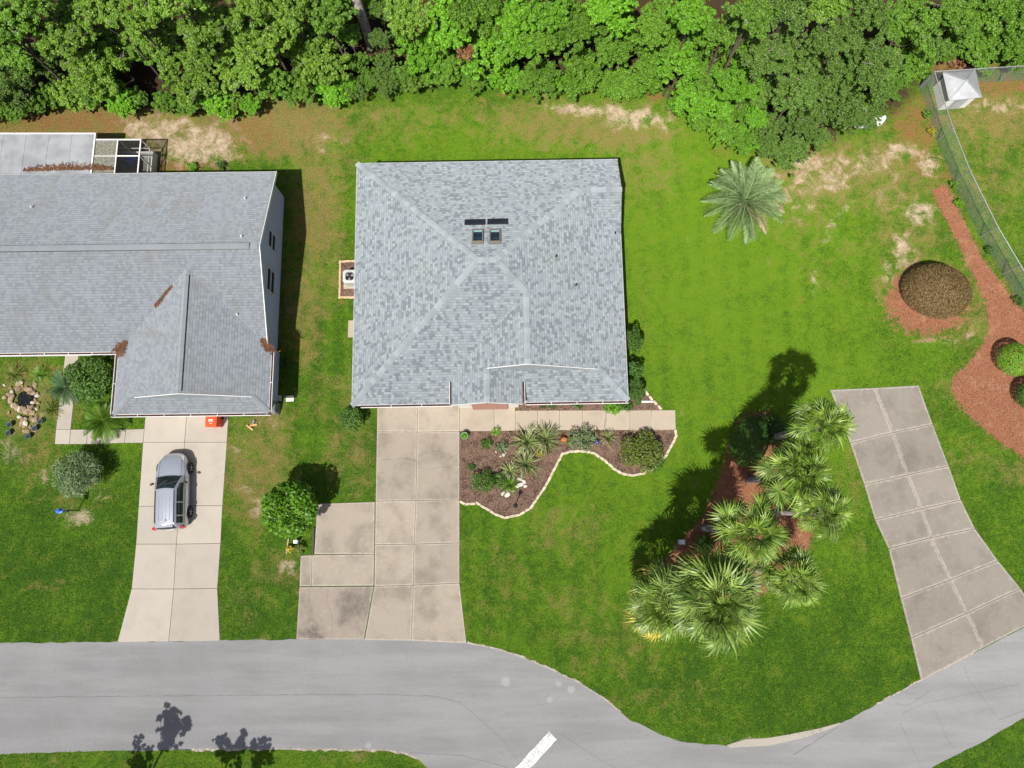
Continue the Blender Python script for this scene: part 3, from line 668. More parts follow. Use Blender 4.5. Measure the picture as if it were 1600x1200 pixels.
def gutter(root, a, b_, out, lining, wd=.13):
    """eave gutter from a to b_ (at eave height); out is the outward direction"""
    a, b_, out = Vector(a), Vector(b_), Vector(out); z = Vector((0, 0, -.04))
    mb = MB(); mb.bar(a + out * wd + z, b_ + out * wd + z, .022, .13); mb.bar(a + out * wd * .5 + z + Vector((0, 0, -.07)), b_ + out * wd * .5 + z + Vector((0, 0, -.07)), wd, .012)
    o = mb.build('gutter', M['white'], root)
    if lining: MB().bar(a + out * wd * .5 + z + Vector((0, 0, -.02)), b_ + out * wd * .5 + z + Vector((0, 0, -.02)), wd - .035, .02).build('gutter_litter', M['gutter_in'], o)
    n = int((b_ - a).length / 1.2)
    for i in range(1, n):
        p = a + (b_ - a) * i / n
        MB().bar(p + z + Vector((0, 0, .055)), p + out * wd + z + Vector((0, 0, .055)), .025, .008).build('hanger', M['white'], o)
    return o

def window(root, c, n, wd, hg, frame='white'):
    """double hung window; c centre on the wall, n outward axis ('x' or 'y' with sign)"""
    sgn = 1 if n[0] != '-' else -1; ax = n[-1]
    def bx(dx, dz, w_, h_, dep, off):
        return ((c[0] + sgn * off, c[1] + dx, c[2] + dz), (dep, w_, h_)) if ax == 'x' else ((c[0] + dx, c[1] + sgn * off, c[2] + dz), (w_, dep, h_))
    f = MB(); t_ = .07
    for dx, dz, w_, h_ in ((-wd / 2, 0, t_, hg + t_), (wd / 2, 0, t_, hg + t_), (0, hg / 2, wd - t_, t_), (0, -hg / 2, wd - t_, t_), (0, 0, wd - t_, t_ * .8)): f.box(*bx(dx, dz, w_, h_, .08, .03))
    fo = f.build('window', M[frame], root)
    for dz in (hg / 4, -hg / 4): MB().box(*bx(0, dz, wd - t_, hg / 2 - t_, .02, .012)).build('pane', M['glass'], fo)
    return fo

# ---- middle house
cx, cy = -1.2, 11.68
house = thing('house', 'middle house with mottled grey shingle hip roof, two skylights and brick walls', 'house', (cx, cy, 0), R(1.0))
Wx, Ex, Ny, Sy, E, s = -6.97, 6.95, 6.52, -6.53, 2.6, .44
hd = (Ny - Sy) / 2; ym = (Ny + Sy) / 2; zr = E + s * hd; r1 = (Wx + hd, ym, zr); r2 = (Ex - hd, ym, zr)
xr = 1.85; zw = E + s * (Ex - xr); yg = -5.0; zb = E + s * (yg - Sy)
A = (xr, Sy + (Ex - xr), zw); B_ = (xr, yg, zw); C = (Ex - (yg - Sy), yg, zb); D = (xr - (zw - zb) / s, yg, zb)
yr = 4.37; G = (Ex - (Ny - yr), yr, E + s * (Ny - yr)); Fp = (Ex, yr, G[2]); K = (Ex, 2 * yr - Ny, E)
NW, NE, SE, SW = (Wx, Ny, E), (Ex, Ny, E), (Ex, Sy, E), (Wx, Sy, E)
rf = MB()
for P in ([NW, SW, r1], [NW, r1, r2, NE], [SW, SE, r2, r1], [SE, NE, r2], [A, B_, D], [A, B_, C], [G, Fp, NE], [G, Fp, K]): roof_poly(rf, P)
ex0, ex1, exr, ef, eb, ez, ezr = -1.91, 1.61, -.14, -6.68, -4.6, 3.1, 3.9
roof_poly(rf, [(ex0, ef, ez), (ex0, eb, ez), (exr, eb, ezr), (exr, ef, ezr)]); roof_poly(rf, [(ex1, ef, ez), (ex1, eb, ez), (exr, eb, ezr), (exr, ef, ezr)])
roof = rf.build('roof', M['shingle_main'], house, uv=True)
MB().add([B_, C, D], [(0, 1, 2)]).build('gable_end', M['gablet'], roof)
MB().add([Fp, NE, K], [(0, 1, 2)]).build('gable_end', M['fascia'], roof)
rk = MB()
for a_, b2 in (((-.1, yg, zw - s * (xr + .1)), B_), (B_, C)): rk.bar((a_[0], a_[1] - .03, a_[2] + .01), (b2[0], b2[1] - .03, b2[2] + .01), .03, .04)
rk.build('rake_trim', M['white'], roof)
rk = MB()
for a_, b2 in (((ex0, ef, ez), (exr, ef, ezr)), ((exr, ef, ezr), (ex1, ef, ez))): rk.bar((a_[0], ef - .012, a_[2] - .07), (b2[0], ef - .012, b2[2] - .07), .03, .15)
rk.build('rake_trim', M['fascia'], roof)
fa = MB()
for a_, b2 in ((NW, NE), (NE, SE), (SE, (ex1, Sy, E)), ((ex0, Sy, E), SW), (SW, NW)):
    fa.bar((a_[0], a_[1], E - .09), (b2[0], b2[1], E - .09), .03, .17)
fa.build('fascia', M['fascia'], roof)
MB().box((0, ym, E - .15), (Ex - Wx - .06, Ny - Sy - .06, .02)).build('soffit', M['white'], roof)
for a_, b2, dr in ((NW, r1, .046), (SW, r1, .046), (G, r2, .046), (A, r2, .046), (SE, C, .046)): caps(house, a_, b2, dr, M['cap'])
caps(house, r1, r2, .062, M['cap']); caps(house, Fp, G, .062, M['cap']); caps(house, B_, A, .062, M['cap']); caps(house, (exr, ef, ezr), (exr, yg, ezr), .062, M['cap'])
wl = MB(); wi = .42
wl.box(((Wx + Ex) / 2, ym, (E - .16) / 2), (Ex - Wx - 2 * wi, Ny - Sy - 2 * wi, E - .16)); wl.build('wall', M['brick'], house, uv=True)
ew = MB(); ew.add([(-1.0, ef + .16, .04), (.86, ef + .16, .04), (.86, ef + .16, ezr - .62), (exr, ef + .16, ezr - .12), (-1.0, ef + .16, ezr - .5)], [(0, 1, 2, 3, 4)])
ew.box((-.07, ef + .35, 1.6), (1.86, .3, 3.1)); ew.build('entry_wall', M['brick'], house, uv=True)
for x0, x1 in ((-1.72, -1.004), (.864, 1.44)):
    MB().box(((x0 + x1) / 2, ef + .42, 1.56), (x1 - x0, .34, 3.0)).build('porch_wall', M['stucco'], house)
gd = MB().box((-3.95, Sy + wi - .02, 1.1), (4.2, .06, 2.15)).build('garage_door', M['white'], house)
for k in range(4): MB().box((-3.95, Sy + wi - .06, .32 + .53 * k), (4.1, .03, .49)).build('door_panel', M['white'], gd)
window(house, (4.3, Sy + wi, 1.4), '-y', 1.6, 1.3); window(house, (Wx + wi, -1.5, 1.5), '-x', .9, 1.1); window(house, (Ex - wi, -2.5, 1.5), 'x', 1.5, 1.2)
window(house, (-3.5, Ny - wi, 1.5), 'y', 1.6, 1.2); window(house, (3, Ny - wi, 1.2), 'y', 1.8, 2.0)
gutter(house, (Wx + .45, Sy, E), (ex0 - .02, Sy, E), (0, -1, 0), True); gutter(house, (ex1 + .16, Sy, E), (Ex, Sy, E), (0, -1, 0), True)
gutter(house, (ex0, -5.5, ez + .01), (ex0, ef + .02, ez + .01), (-1, 0, 0), True, .1); gutter(house, (ex1, -5.6, ez + .01), (ex1, ef + .02, ez + .01), (1, 0, 0), True, .12)
def place_on(u, v, zf):
    h = 3.
    for _ in range(30): p = at(u, v, h); h = zf(p.x, p.y)
    return Vector((p.x, p.y, h))
zN = lambda x, y: E + s * (Ny - ((y - cy) * math.cos(R(1)) - (x - cx) * math.sin(R(1))))
iM = Matrix.Rotation(-R(1), 4, 'Z') @ Matrix.Translation((-cx, -cy, 0)); tilt = -math.atan(s)
for u, v in ((746.5, 370), (773.5, 370)):
    p = iM @ place_on(u, v, zN); mt = Matrix.Translation(p) @ Matrix.Rotation(tilt, 4, 'X'); f = MB()
    for x_, y_, w_, l_ in ((-.25, 0, .06, .84), (.25, 0, .06, .84), (0, .39, .44, .06), (0, -.39, .44, .06)): f.box((x_, y_, .05), (w_, l_, .12))
    f.box((0, -.45, .015), (.62, .1, .03)); fo = f.build('skylight', M['skyframe'], house); fo.matrix_local = mt
    MB().box((0, 0, .07), (.44, .72, .012)).build('pane', M['skyglass'], fo); MB().box((0, .31, .082), (.40, .11, .008)).build('blind', M['blind'], fo)
for u, v in ((742, 348.5), (777.5, 347.5)):
    p = iM @ place_on(u, v, zN); f = MB().box((0, 0, .06), (1.02, .34, .05)); fo = f.build('solar_panel', M['dark'], house); fo.matrix_local = Matrix.Translation(p) @ Matrix.Rotation(tilt, 4, 'X')
    MB().box((0, -.01, .087), (.94, .26, .006)).build('panel_cell', M['solar'], fo)
    for x_ in (-.42, .42): MB().box((x_, 0, .02), (.04, .3, .05)).build('bracket', M['galv'], fo)
zE = lambda x, y: E + s * (Ex - ((x - cx) * math.cos(R(1)) + (y - cy) * math.sin(R(1))))
for u, v in ((961, 365), (900, 446), (869, 401)):
    p = iM @ place_on(u, v, zE if v != 401 else zE); MB().lathe([(.045, -.03), (.045, .16), (.03, .17)], 10).build('vent_pipe', M['dark'], house).location = p
HOUSE_BOX = (cx + Wx + .3, cx + Ex - .3, cy + Sy + .35, cy + Ny - .3)

# ---- left house
lx, ly = -16.3, 12.76
lh = thing('house', 'left house with plain blue grey shingle gables, ridge vents and pale siding', 'house', (lx, ly, 0), R(.7))
E2, s2 = 2.42, .39; W2x, E2x, hN = -17.5, 3.72, 4.89; zr2 = E2 + s2 * hN; hw = 3.92; zw2 = E2 + s2 * hw; yf = -8.13; yg2 = -7.33; zb2 = E2 + s2 * .8; yv = -hN + hw
rf = MB()
roof_poly(rf, [(W2x, hN, E2), (E2x, hN, E2), (E2x, 0, zr2), (W2x, 0, zr2)])
roof_poly(rf, [(W2x, -hN, E2), (-hw, -hN, E2), (0, yv, zw2), (E2x, -hN + .2, E2 + s2 * .2), (E2x, 0, zr2), (W2x, 0, zr2)])
for k in (-1, 1): roof_poly(rf, [(k * hw, -hN, E2), (0, yv, zw2), (0, yg2, zw2), (k * (hw - .8), yg2, zb2), (k * hw, yf, E2)])
roof_poly(rf, [(-hw, yf, E2), (hw, yf, E2), (hw - .8, yg2, zb2), (-hw + .8, yg2, zb2)])
roof = rf.build('roof', M['shingle_left'], lh, uv=True)
MB().add([(0, yg2, zw2), (hw - .8, yg2, zb2), (-hw + .8, yg2, zb2)], [(0, 1, 2)]).build('gable_end', M['gablet'], roof)
rk = MB()
for a_, b2 in (((-hw + 1.3, yg2, zb2 + .2), (0, yg2, zw2)), ((0, yg2, zw2), (hw - .8, yg2, zb2))): rk.bar((a_[0], a_[1] - .03, a_[2] + .01), (b2[0], b2[1] - .03, b2[2] + .01), .03, .04)
rk.build('gablet_trim', M['white'], roof); rk = MB()
for a_, b2 in (((E2x, hN, E2), (E2x, 0, zr2)), ((E2x, 0, zr2), (E2x, -hN, E2))): rk.bar((a_[0] + .015, a_[1], a_[2] - .07), (b2[0] + .015, b2[1], b2[2] - .07), .03, .17)
rk.build('rake_trim', M['white'], roof)
fa = MB()
for a_, b2 in (((W2x, hN), (E2x, hN)), ((W2x, -hN), (-hw, -hN)), ((-hw, -hN), (-hw, yf)), ((-hw, yf), (hw, yf)), ((hw, yf), (hw, -hN + .1))): fa.bar((a_[0], a_[1], E2 - .09), (b2[0], b2[1], E2 - .09), .03, .17)
fa.build('fascia', M['white'], roof)
wl = MB(); xw = E2x - .32
vs = [(xw, -hN + .35, 0), (xw, hN - .35, 0), (xw, hN - .35, E2 + .02), (xw, 0, zr2 - .14), (xw, -hN + .35, E2 + .02)]
wl.add(vs, [(0, 1, 2, 3, 4)])
wl.add([(xw, hN - .35, 0), (W2x + .4, hN - .35, 0), (W2x + .4, hN - .35, E2), (xw, hN - .35, E2)], [(0, 1, 2, 3)])
wl.add([(W2x + .4, -hN + .35, 0), (-hw + .35, -hN + .35, 0), (-hw + .35, -hN + .35, E2), (W2x + .4, -hN + .35, E2)], [(0, 1, 2, 3)])
wl.add([(W2x + .4, hN - .35, 0), (W2x + .4, -hN + .35, 0), (W2x + .4, -hN + .35, E2), (W2x + .4, 0, zr2 - .14), (W2x + .4, hN - .35, E2)], [(0, 1, 2, 3, 4)])
wl.add([(-hw + .35, -hN + .35, 0), (-hw + .35, yf + .35, 0), (-hw + .35, yf + .35, E2), (-hw + .35, -hN + .35, E2)], [(0, 1, 2, 3)])
wl.add([(-hw + .35, yf + .35, 0), (hw - .38, yf + .35, 0), (hw - .38, yf + .35, E2), (-hw + .35, yf + .35, E2)], [(0, 1, 2, 3)])
wl.add([(hw - .38, yf + .35, 0), (hw - .38, -hN + .35, 0), (hw - .38, -hN + .35, E2), (hw - .38, yf + .35, E2)], [(0, 1, 2, 3)])
wl.build('wall', M['siding'], lh, uv=True)
MB().box((0, (yf - hN) / 2, E2 - .12), (2 * hw - .1, hN * 2 - 6.6, .015)).build('soffit', M['white'], roof)
window(lh, (xw, 1.25, 1.75), 'x', .95, 1.15); window(lh, (xw, -.95, 1.65), 'x', 1.25, 1.2)
gd = MB().box((0, yf + .33, 1.05), (4.4, .05, 2.1)).build('garage_door', M['white'], lh)
for k in range(4): MB().box((0, yf + .29, .3 + .52 * k), (4.3, .03, .48)).build('door_panel', M['white'], gd)
window(lh, (-7, -hN + .35, 1.4), '-y', 1.5, 1.2)
MB().box((-4.9, -hN + .33, 1.05), (.95, .05, 2.05)).build('front_door', M['white'], lh)
gutter(lh, (W2x, -hN, E2), (-hw - .1, -hN, E2), (0, -1, 0), True); gutter(lh, (-hw, -hN - .1, E2), (-hw, yf, E2), (-1, 0, 0), True); gutter(lh, (-hw - .1, yf, E2), (hw + .1, yf, E2), (0, -1, 0), True); gutter(lh, (hw, yf, E2), (hw, -hN - .15, E2), (1, 0, 0), True, .13)
for a_, b2 in (((W2x, 0, zr2), (E2x - .5, 0, zr2)), ((0, yg2 + .12, zw2), (0, yv + .7 - 1.1, zw2))):
    a_, b2 = Vector(a_), Vector(b2); d = (b2 - a_).normalized(); sd = Vector((-d.y, d.x, 0)); mb = MB()
    for k in (-1, 1):
        vs = [a_ + Vector((0, 0, .045)), b2 + Vector((0, 0, .045)), b2 + sd * k * .175 + Vector((0, 0, .04 - .175 * s2)), a_ + sd * k * .175 + Vector((0, 0, .04 - .175 * s2))]
        lo = [v_ + Vector((0, 0, -.05)) for v_ in vs]; mb.add(vs + lo, [(0, 1, 2, 3), (3, 2, 6, 7), (0, 3, 7, 4), (1, 5, 6, 2)])
    mb.build('ridge_vent', M['dark'], lh); caps(lh, a_ + Vector((0, 0, .045)), b2 + Vector((0, 0, .045)), .057, M['cap_left'], .3, .148)
caps(lh, (0, yv - .4, zw2), (0, yv, zw2), .057, M['cap_left']); caps(lh, (hw, yf, E2), (hw - .8, yg2, zb2), .04, M['cap_left']); caps(lh, (-hw, yf, E2), (-hw + .8, yg2, zb2), .04, M['cap_left'])
caps(lh, (E2x - .5, 0, zr2), (E2x, 0, zr2), .057, M['cap_left'])
def zL(x, y): return max(E2 + s2 * (hN - abs(y)), (E2 + s2 * min(hw - abs(x), y - yf)) if (y < yv) else 0) if abs(y) <= hN else E2 + s2 * min(hw - abs(x), (y - yf) if y < yg2 else 99)
for x_, y_ in ((2.45, 3.0), (2.75, .55), (2.35, -3.2), (-8.5, 2.6)):
    MB().lathe([(.04, -.03), (.04, .15), (.028, .16)], 10).build('vent_pipe', M['white'], lh).location = (x_, y_, zL(x_, y_))
# pine needles caught in the valleys
li = Matrix.Rotation(-R(.7), 4, 'Z') @ Matrix.Translation((-lx, -ly, 0)); lm = li.inverted()
for (pts, wd, n, lab) in (([(-3.95, -4.95), (-3.5, -4.5)], .34, 420, 'brown pine needles heaped at the roof valley foot above the green shrub'), ([(3.95, -4.95), (3.45, -4.4)], .22, 220, 'brown pine needles in the roof valley foot above the shaded side yard'),
                          ([(-1.75, -2.75), (-.85, -1.85)], .10, 220, 'long brown streak of pine needles in the upper roof valley')):
    g = np.random.default_rng(n); tt = g.uniform(0, 1, n); a_, b2 = np.array(pts[0]), np.array(pts[1]); p2 = a_ + (b2 - a_) * tt[:, None] + g.normal(0, wd * .45, (n, 2)) * (1.1 - .6 * tt[:, None])
    P3 = np.array([tuple(lm @ Vector((x_, y_, zL(x_, y_) + .015 + .03 * g.uniform()))) for x_, y_ in p2])
    nr = unit(np.array([0, 0, 1.]) + g.normal(0, .25, (n, 3)))
    tag(obj('pine_needle_litter', leaves(P3, nr, .2, .05, g, 'litter'), LM['litter']), lab, 'pine needles', kind='stuff')

# ---- screened patio behind the left house
hp = 2.0; ra, rb = at(148, 209, hp), at(135, 266, hp)
pr = thing('patio_roof', 'white flat metal patio roof behind the left house', 'patio roof', (ra.x - 6, 0, 0))
y0, y1, x1 = 17.50, ra.y, ra.x
for k in range(6):
    xa = x1 - (k + 1) * 1.25 + .006; MB().box((xa + .62 - pr.location.x, (y0 + y1) / 2, hp - .04), (1.238, y1 - y0, .07), rx=R(-1.2)).build('roof_panel', M['patio_metal'], pr)
tr_ = MB(); tr_.box((x1 - 3.7 - pr.location.x, y1 + .03, hp - .07), (7.5, .07, .12)); tr_.box((x1 + .03 - pr.location.x, (y0 + y1) / 2, hp - .04), (.07, y1 - y0 + .05, .12)); tr_.build('edge_trim', M['white'], pr)
for k in (0, 2.4, 4.8, 7.2): MB().box((x1 - .1 - k - pr.location.x, y1 - .08, (hp - .1) / 2), (.09, .09, hp - .1)).build('post', M['white'], pr)
ca, cb = at(146, 219, 1.97), at(220, 218, 1.97); xa, xb, yb = x1 + .08, cb.x, cb.y; xm = at(184, 219, 1.97).x; ymid = at(180, 243.5, 1.97).y; zc = 1.95; ya = 17.5
sr = thing('screen_enclosure', 'white framed insect screen enclosure behind the left house', 'screen room', ((xa + xb) / 2, (ya + yb) / 2, 0)); ox, oy = sr.location.x, sr.location.y
fl = MB().box((0, 0, .03), (xb - xa, yb - ya, .06)); fl.build('floor', M['deck'], sr); EXCL.append([(xa - 8, ya - .5), (xb, ya - .5), (xb, yb), (xa - 8, yb + .3)])
kn = MB(); kn.box((0, yb - oy - .03, .35), (xb - xa, .06, .58)); kn.box((xb - ox - .03, 0, .35), (.06, yb - ya - .12, .58)); kn.build('knee_wall', M['white'], sr)
def beam(x0, y0_, z0, x1_, y1_, z1_, w_=.06): MB().bar((x0 - ox, y0_ - oy, z0), (x1_ - ox, y1_ - oy, z1_), w_).build('beam', M['white'], sr)
beam(xa, yb, zc, xb, yb, zc); beam(xb, ya, zc, xb, yb - .04, zc); beam(xm, ya, zc, xm, yb - .04, zc, .055); beam(xm + .03, ymid, zc, xb - .04, ymid, zc, .055); beam(xa, ymid, zc, xm - .03, ymid, zc, .03)
for x_, y_ in ((xb, yb), (xm, yb), (xb, ymid), (xb, ya + .1), (xa + .05, yb)): beam(x_, y_, .06, x_, y_, zc - .03, .055)
beam(xb, yb - .04, 1.0, xb, ya, 1.0, .04); beam(xb - .04, yb, 1.0, xa, yb, 1.0, .04); beam(xb, yb - .6, zc, xb, yb, 1.3, .035)
for p4, mt in (([(xm, ya, zc), (xb, ya, zc), (xb, yb, zc), (xm, yb, zc)], 'screen'), ([(xb, ya, .6), (xb, yb, .6), (xb, yb, zc), (xb, ya, zc)], 'screen'), ([(xa, yb, .6), (xb, yb, .6), (xb, yb, zc), (xa, yb, zc)], 'screen'), ([(xa, ya, zc), (xm, ya, zc), (xm, yb, zc), (xa, yb, zc)], 'screen_leafy')):
    MB().add([(x_ - ox, y_ - oy, z_ - .012) for x_, y_, z_ in p4], [(0, 1, 2, 3)]).build('screen', M[mt], sr)
g = np.random.default_rng(8); n = 900; tt = g.uniform(0, 1, n); A_, B2 = at(36, 266.5, 2.02), at(176, 264, 2.0)
P3 = np.column_stack([A_.x + (B2.x - A_.x) * tt, A_.y + (B2.y - A_.y) * tt + np.abs(g.normal(0, .11, n)) * (.5 + np.sin(tt * 3.14)) - .02, 2.0 + g.uniform(.0, .04, n)])
tag(obj('pine_needle_litter', leaves(P3, unit(np.array([0, 0, 1.]) + g.normal(0, .25, (n, 3))), .2, .05, g, 'litter'), LM['litter']), 'brown pine needles drifted along the patio roof against the house', 'pine needles', kind='stuff')
pc = at(203, 249, .5)
ch = thing('patio_chair', 'blue plastic chair inside the screen enclosure', 'chair', (pc.x, pc.y, .06), R(160))
MB().box((0, 0, .42), (.5, .5, .05)).build('seat', M['blue_fab'], ch); MB().box((0, .25, .72), (.5, .05, .55), rx=R(-12)).build('backrest', M['blue_fab'], ch)
for x_ in (-.22, .22):
    MB().box((x_ * 1.15, 0, .62), (.06, .5, .04)).build('armrest', M['blue_fab'], ch)
    for y_ in (-.21, .21): MB().box((x_, y_, .2), (.05, .05, .4)).build('leg', M['blue_fab'], ch)
pc = at(190, 247, .5); pp = thing('potted_plant', 'leafy potted plant beside the blue chair in the screen enclosure', 'potted plant', (pc.x, pc.y, .06))
MB().lathe([(.12, 0), (.17, .3), (.19, .32), (.16, .32), (.15, .28)], 14).build('pot', M['clay'], pp)
g = np.random.default_rng(5); p_, n_, t_ = cloud([(0, 0, .55, .28, .28, .25)], 160, g); obj('foliage', leaves(p_, n_, .22, .07, g, 'foliage', tint=t_), LM['strap'], pp)
LEFT_BOX = [[(-34, 8.2), (-20, 8.2), (-20, 5.0), (-12.8, 5.0), (-12.9, 17.3), (-34, 17.3)]]
# ------------------------------------------------------------------ trees of the wood
CR = {}
for i, (k, nl, L, W_, flat, nb) in enumerate([('oak', 17000, .145, .082, .62, 15), ('mid', 17000, .145, .08, .7, 14), ('lime', 14500, .17, .11, .75, 13), ('dark', 18000, .13, .07, .7, 15), ('shrub', 18000, .135, .076, .8, 14)]):
    for j in range(3):
        kk = (1., .78, 1.2)[j]; me, bl = crown_mesh(100 + 10 * i + j, 2.2, flat, nb + 2 * j, int(nl / kk ** 1.6), L * kk, W_ * kk)
        CR[k, j] = (me, limbs_mesh(200 + 10 * i + j, bl, 3., .10, 3.).mesh('trunk', True), twig_mesh(300 + 10 * i + j, bl))
LOOK = dict(oak='pale green oak', mid='mid green tree', lime='bright lime green tree', dark='dull dark green tree', shrub='grass green scrub tree')
MARK = [(90, 'the patio roof'), (190, 'the leafy patio screen'), (290, 'the screen enclosure'), (370, 'the pale sand patch'), (460, 'the left house gable end'), (540, 'the gap between houses'), (620, 'the bare pine trunk'), (700, 'the hip corner'), (790, 'the solar panels'), (870, 'the skylit roof slope'), (960, 'the rear gable'), (1050, 'the white sand streak'), (1130, 'the feather palm lawn'), (1210, 'the feather palm'), (1300, 'the bare sandy corner'), (1400, 'the white tub'), (1475, 'the fence corner'), (9999, 'the small white shed')]
seen_labels = {}
def tree_label(kind, u, v, rp, edge):
    row = 'at the wood edge' if edge - v < 75 else 'in the second row' if edge - v < 130 else 'deep in the wood'
    size = 'small ' if rp < 36 else 'large ' if rp > 56 else ''
    return size + LOOK[kind] + ' ' + row + ' behind ' + next(m_ for lim, m_ in MARK if u < lim)
EU = [-200, 0, 80, 150, 330, 400, 430, 560, 760, 940, 1030, 1060, 1110, 1200, 1240, 1275, 1290, 1340, 1400, 1470, 1540, 1600, 1800]
EV = [200, 200, 176, 176, 192, 190, 172, 156, 150, 158, 166, 195, 235, 255, 262, 245, 215, 215, 150, 108, 92, 70, 60]
ntree = [0]
def tree(u, v, rp, kind, fh=None, base=None):
    edge = np.interp(u, EU, EV); i = ntree[0]; ntree[0] += 1
    h = 1.0 + max(0, edge - 30 - v) * .043 * (fh if fh is not None else rnd.uniform(.78, 1.))
    p = at(u, v, h) if base is None else base
    if base is not None: h = fh; p = Vector((base[0], base[1], h))
    r = rp * (H - h) / F if base is None else rp; k = r / 2.2
    me, tm, tw = CR[kind, i % 3]
    o = thing('tree', tree_label(kind, u, v, rp, edge) if base is None else LOOK[kind] + ' far back in the wood behind the others', 'tree', (p.x, p.y, 0), rnd.uniform(0, 6.28), LOOK[kind] + 's of the rear wood')
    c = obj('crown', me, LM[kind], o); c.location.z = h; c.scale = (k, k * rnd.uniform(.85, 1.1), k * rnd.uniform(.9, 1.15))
    t_ = obj('trunk', tm, M['bark'], o); t_.scale = (k, k, h / 3.)
    if kind in ('oak', 'dark', 'mid') and rp > 40: tt = obj('dead_twigs', tw, M['pinebark'], o); tt.location.z = h; tt.scale = c.scale
    return o
FOREST = [(20, 55, 66, 'mid'), (15, 140, 55, 'dark'), (60, 0, 60, 'mid'), (105, 55, 62, 'oak'), (165, 105, 66, 'oak'), (55, 165, 34, 'mid'), (118, 148, 38, 'oak'), (210, 30, 62, 'oak'), (160, 10, 50, 'oak'), (300, 118, 60, 'oak'), (335, 45, 66, 'oak'), (280, -10, 60, 'oak'),
          (378, 105, 52, 'oak'), (200, 160, 34, 'lime'), (160, 152, 26, 'mid'), (345, 165, 34, 'lime'), (295, 165, 26, 'mid'), (420, 55, 58, 'oak'), (455, 10, 62, 'oak'), (388, 5, 50, 'oak'), (500, 95, 58, 'oak'), (425, 135, 40, 'mid'), (470, 140, 34, 'mid'), (515, 30, 50, 'mid'),
          (558, 140, 26, 'dark'), (605, 132, 34, 'dark'), (520, 145, 30, 'lime'), (640, 30, 52, 'oak'), (660, 85, 48, 'lime'), (635, 120, 28, 'mid'), (700, 40, 58, 'lime'), (700, 110, 40, 'shrub'), (745, 20, 56, 'shrub'), (760, 85, 58, 'lime'), (735, 128, 26, 'shrub'), (800, 40, 60, 'lime'), (790, 120, 40, 'lime'),
          (840, 70, 58, 'shrub'), (850, 128, 38, 'shrub'), (860, 15, 52, 'lime'), (905, 50, 56, 'shrub'), (905, 115, 46, 'shrub'), (955, 20, 52, 'lime'), (960, 80, 56, 'shrub'), (970, 132, 36, 'shrub'), (1020, 110, 42, 'shrub'), (1020, 45, 50, 'shrub'), (1080, 30, 46, 'lime'),
          (1065, 100, 48, 'lime'), (1090, 160, 44, 'lime'), (1128, 205, 32, 'shrub'), (1060, 165, 24, 'shrub'), (1150, 130, 44, 'lime'), (1130, 60, 46, 'shrub'), (1170, 30, 56, 'mid'), (1195, 95, 52, 'dark'), (1230, 20, 56, 'dark'), (1180, 185, 26, 'lime'), (1290, 70, 62, 'dark'), (1285, 10, 50, 'oak'), (1340, 25, 54, 'dark'),
          (1350, 112, 62, 'dark'), (1312, 165, 50, 'dark'), (1240, 150, 46, 'dark'), (1250, 195, 44, 'dark'), (1228, 236, 36, 'dark'), (1355, 180, 30, 'dark'), (1410, 45, 60, 'mid'), (1425, 105, 40, 'mid'), (1480, 35, 54, 'mid'), (1390, 135, 28, 'mid'), (1540, 20, 54, 'shrub'), (1520, 62, 32, 'shrub'), (1585, 12, 50, 'mid'), (1470, 80, 24, 'mid'), (1575, 62, 20, 'shrub')]
for f in FOREST: tree(*f)
for i in range(44):                                         # leafy fringe down to the ground
    u = -20 + 1500 * i / 43; edge = np.interp(u, EU, EV)
    if not 1395 < u: tree(u + rnd.uniform(-8, 8), edge - rnd.uniform(20, 34), rnd.uniform(19, 29), rnd.choice(['oak', 'mid', 'lime', 'shrub']) if u < 680 else rnd.choice(['shrub', 'shrub', 'lime']) if u < 1190 else 'dark', .4)
for u, v, r_, k in [(1105, 120, 40, 'shrub'), (1140, 90, 42, 'shrub'), (1170, 150, 36, 'shrub'), (1200, 200, 36, 'dark'), (1165, 218, 26, 'lime'), (1195, 150, 40, 'dark'), (1215, 60, 44, 'dark'), (1160, 180, 30, 'shrub'), (1125, 165, 34, 'lime'), (1275, 130, 44, 'dark'), (1095, 60, 40, 'shrub'), (1060, 70, 38, 'shrub'), (1250, 90, 44, 'dark'), (1300, 120, 40, 'dark'), (596, 62, 24, 'dark'), (600, 98, 24, 'dark'), (560, 100, 24, 'mid'), (548, 60, 26, 'mid'), (470, 70, 40, 'oak'), (130, 90, 44, 'oak'), (250, 60, 44, 'oak'), (40, 100, 40, 'mid')]:  # the small ones round the pine trunk are added to darken its gap
    tree(u, v, r_, k, .55)
for i in range(46):                                         # low growth between and behind
    u = -60 + 1720 * (i + .5) / 46; v = (rnd.uniform(35, 125) if u < 540 else rnd.uniform(35, 95)) if not 530 < u < 625 else 15
    tree(u, v + (30 if 1080 < u < 1380 else 0), rnd.uniform(30, 44), rnd.choice(['mid', 'dark', 'shrub']), .3)
for i in range(26):                                         # the wood goes on beyond the frame
    x = -48 + 96 * (i + rnd.uniform(.2, .8)) / 26; y = 30.5 + 4.5 * (i % 3) + rnd.uniform(-1, 1)
    tree(0, 0, rnd.uniform(2.4, 3.4), rnd.choice(['oak', 'mid', 'dark', 'shrub']), rnd.uniform(4.5, 7), (x, y))
for x, y in ((-36, 24), (-40, 28), (-37, 20), (38, 27), (42, 22)): tree(0, 0, 2.8, 'mid', 4.5, (x, y))
trees_ = [o_ for o_ in COL.objects if o_.get('category') == 'tree' and o_.get('label')]
lab_n = {}
for o_ in trees_: lab_n.setdefault(o_['label'], []).append(o_)
kind_of = lambda o_: next((v_ for v_ in LOOK.values() if v_ in o_['label']), None)
kinds_ = {o_.name: kind_of(o_) for o_ in trees_}
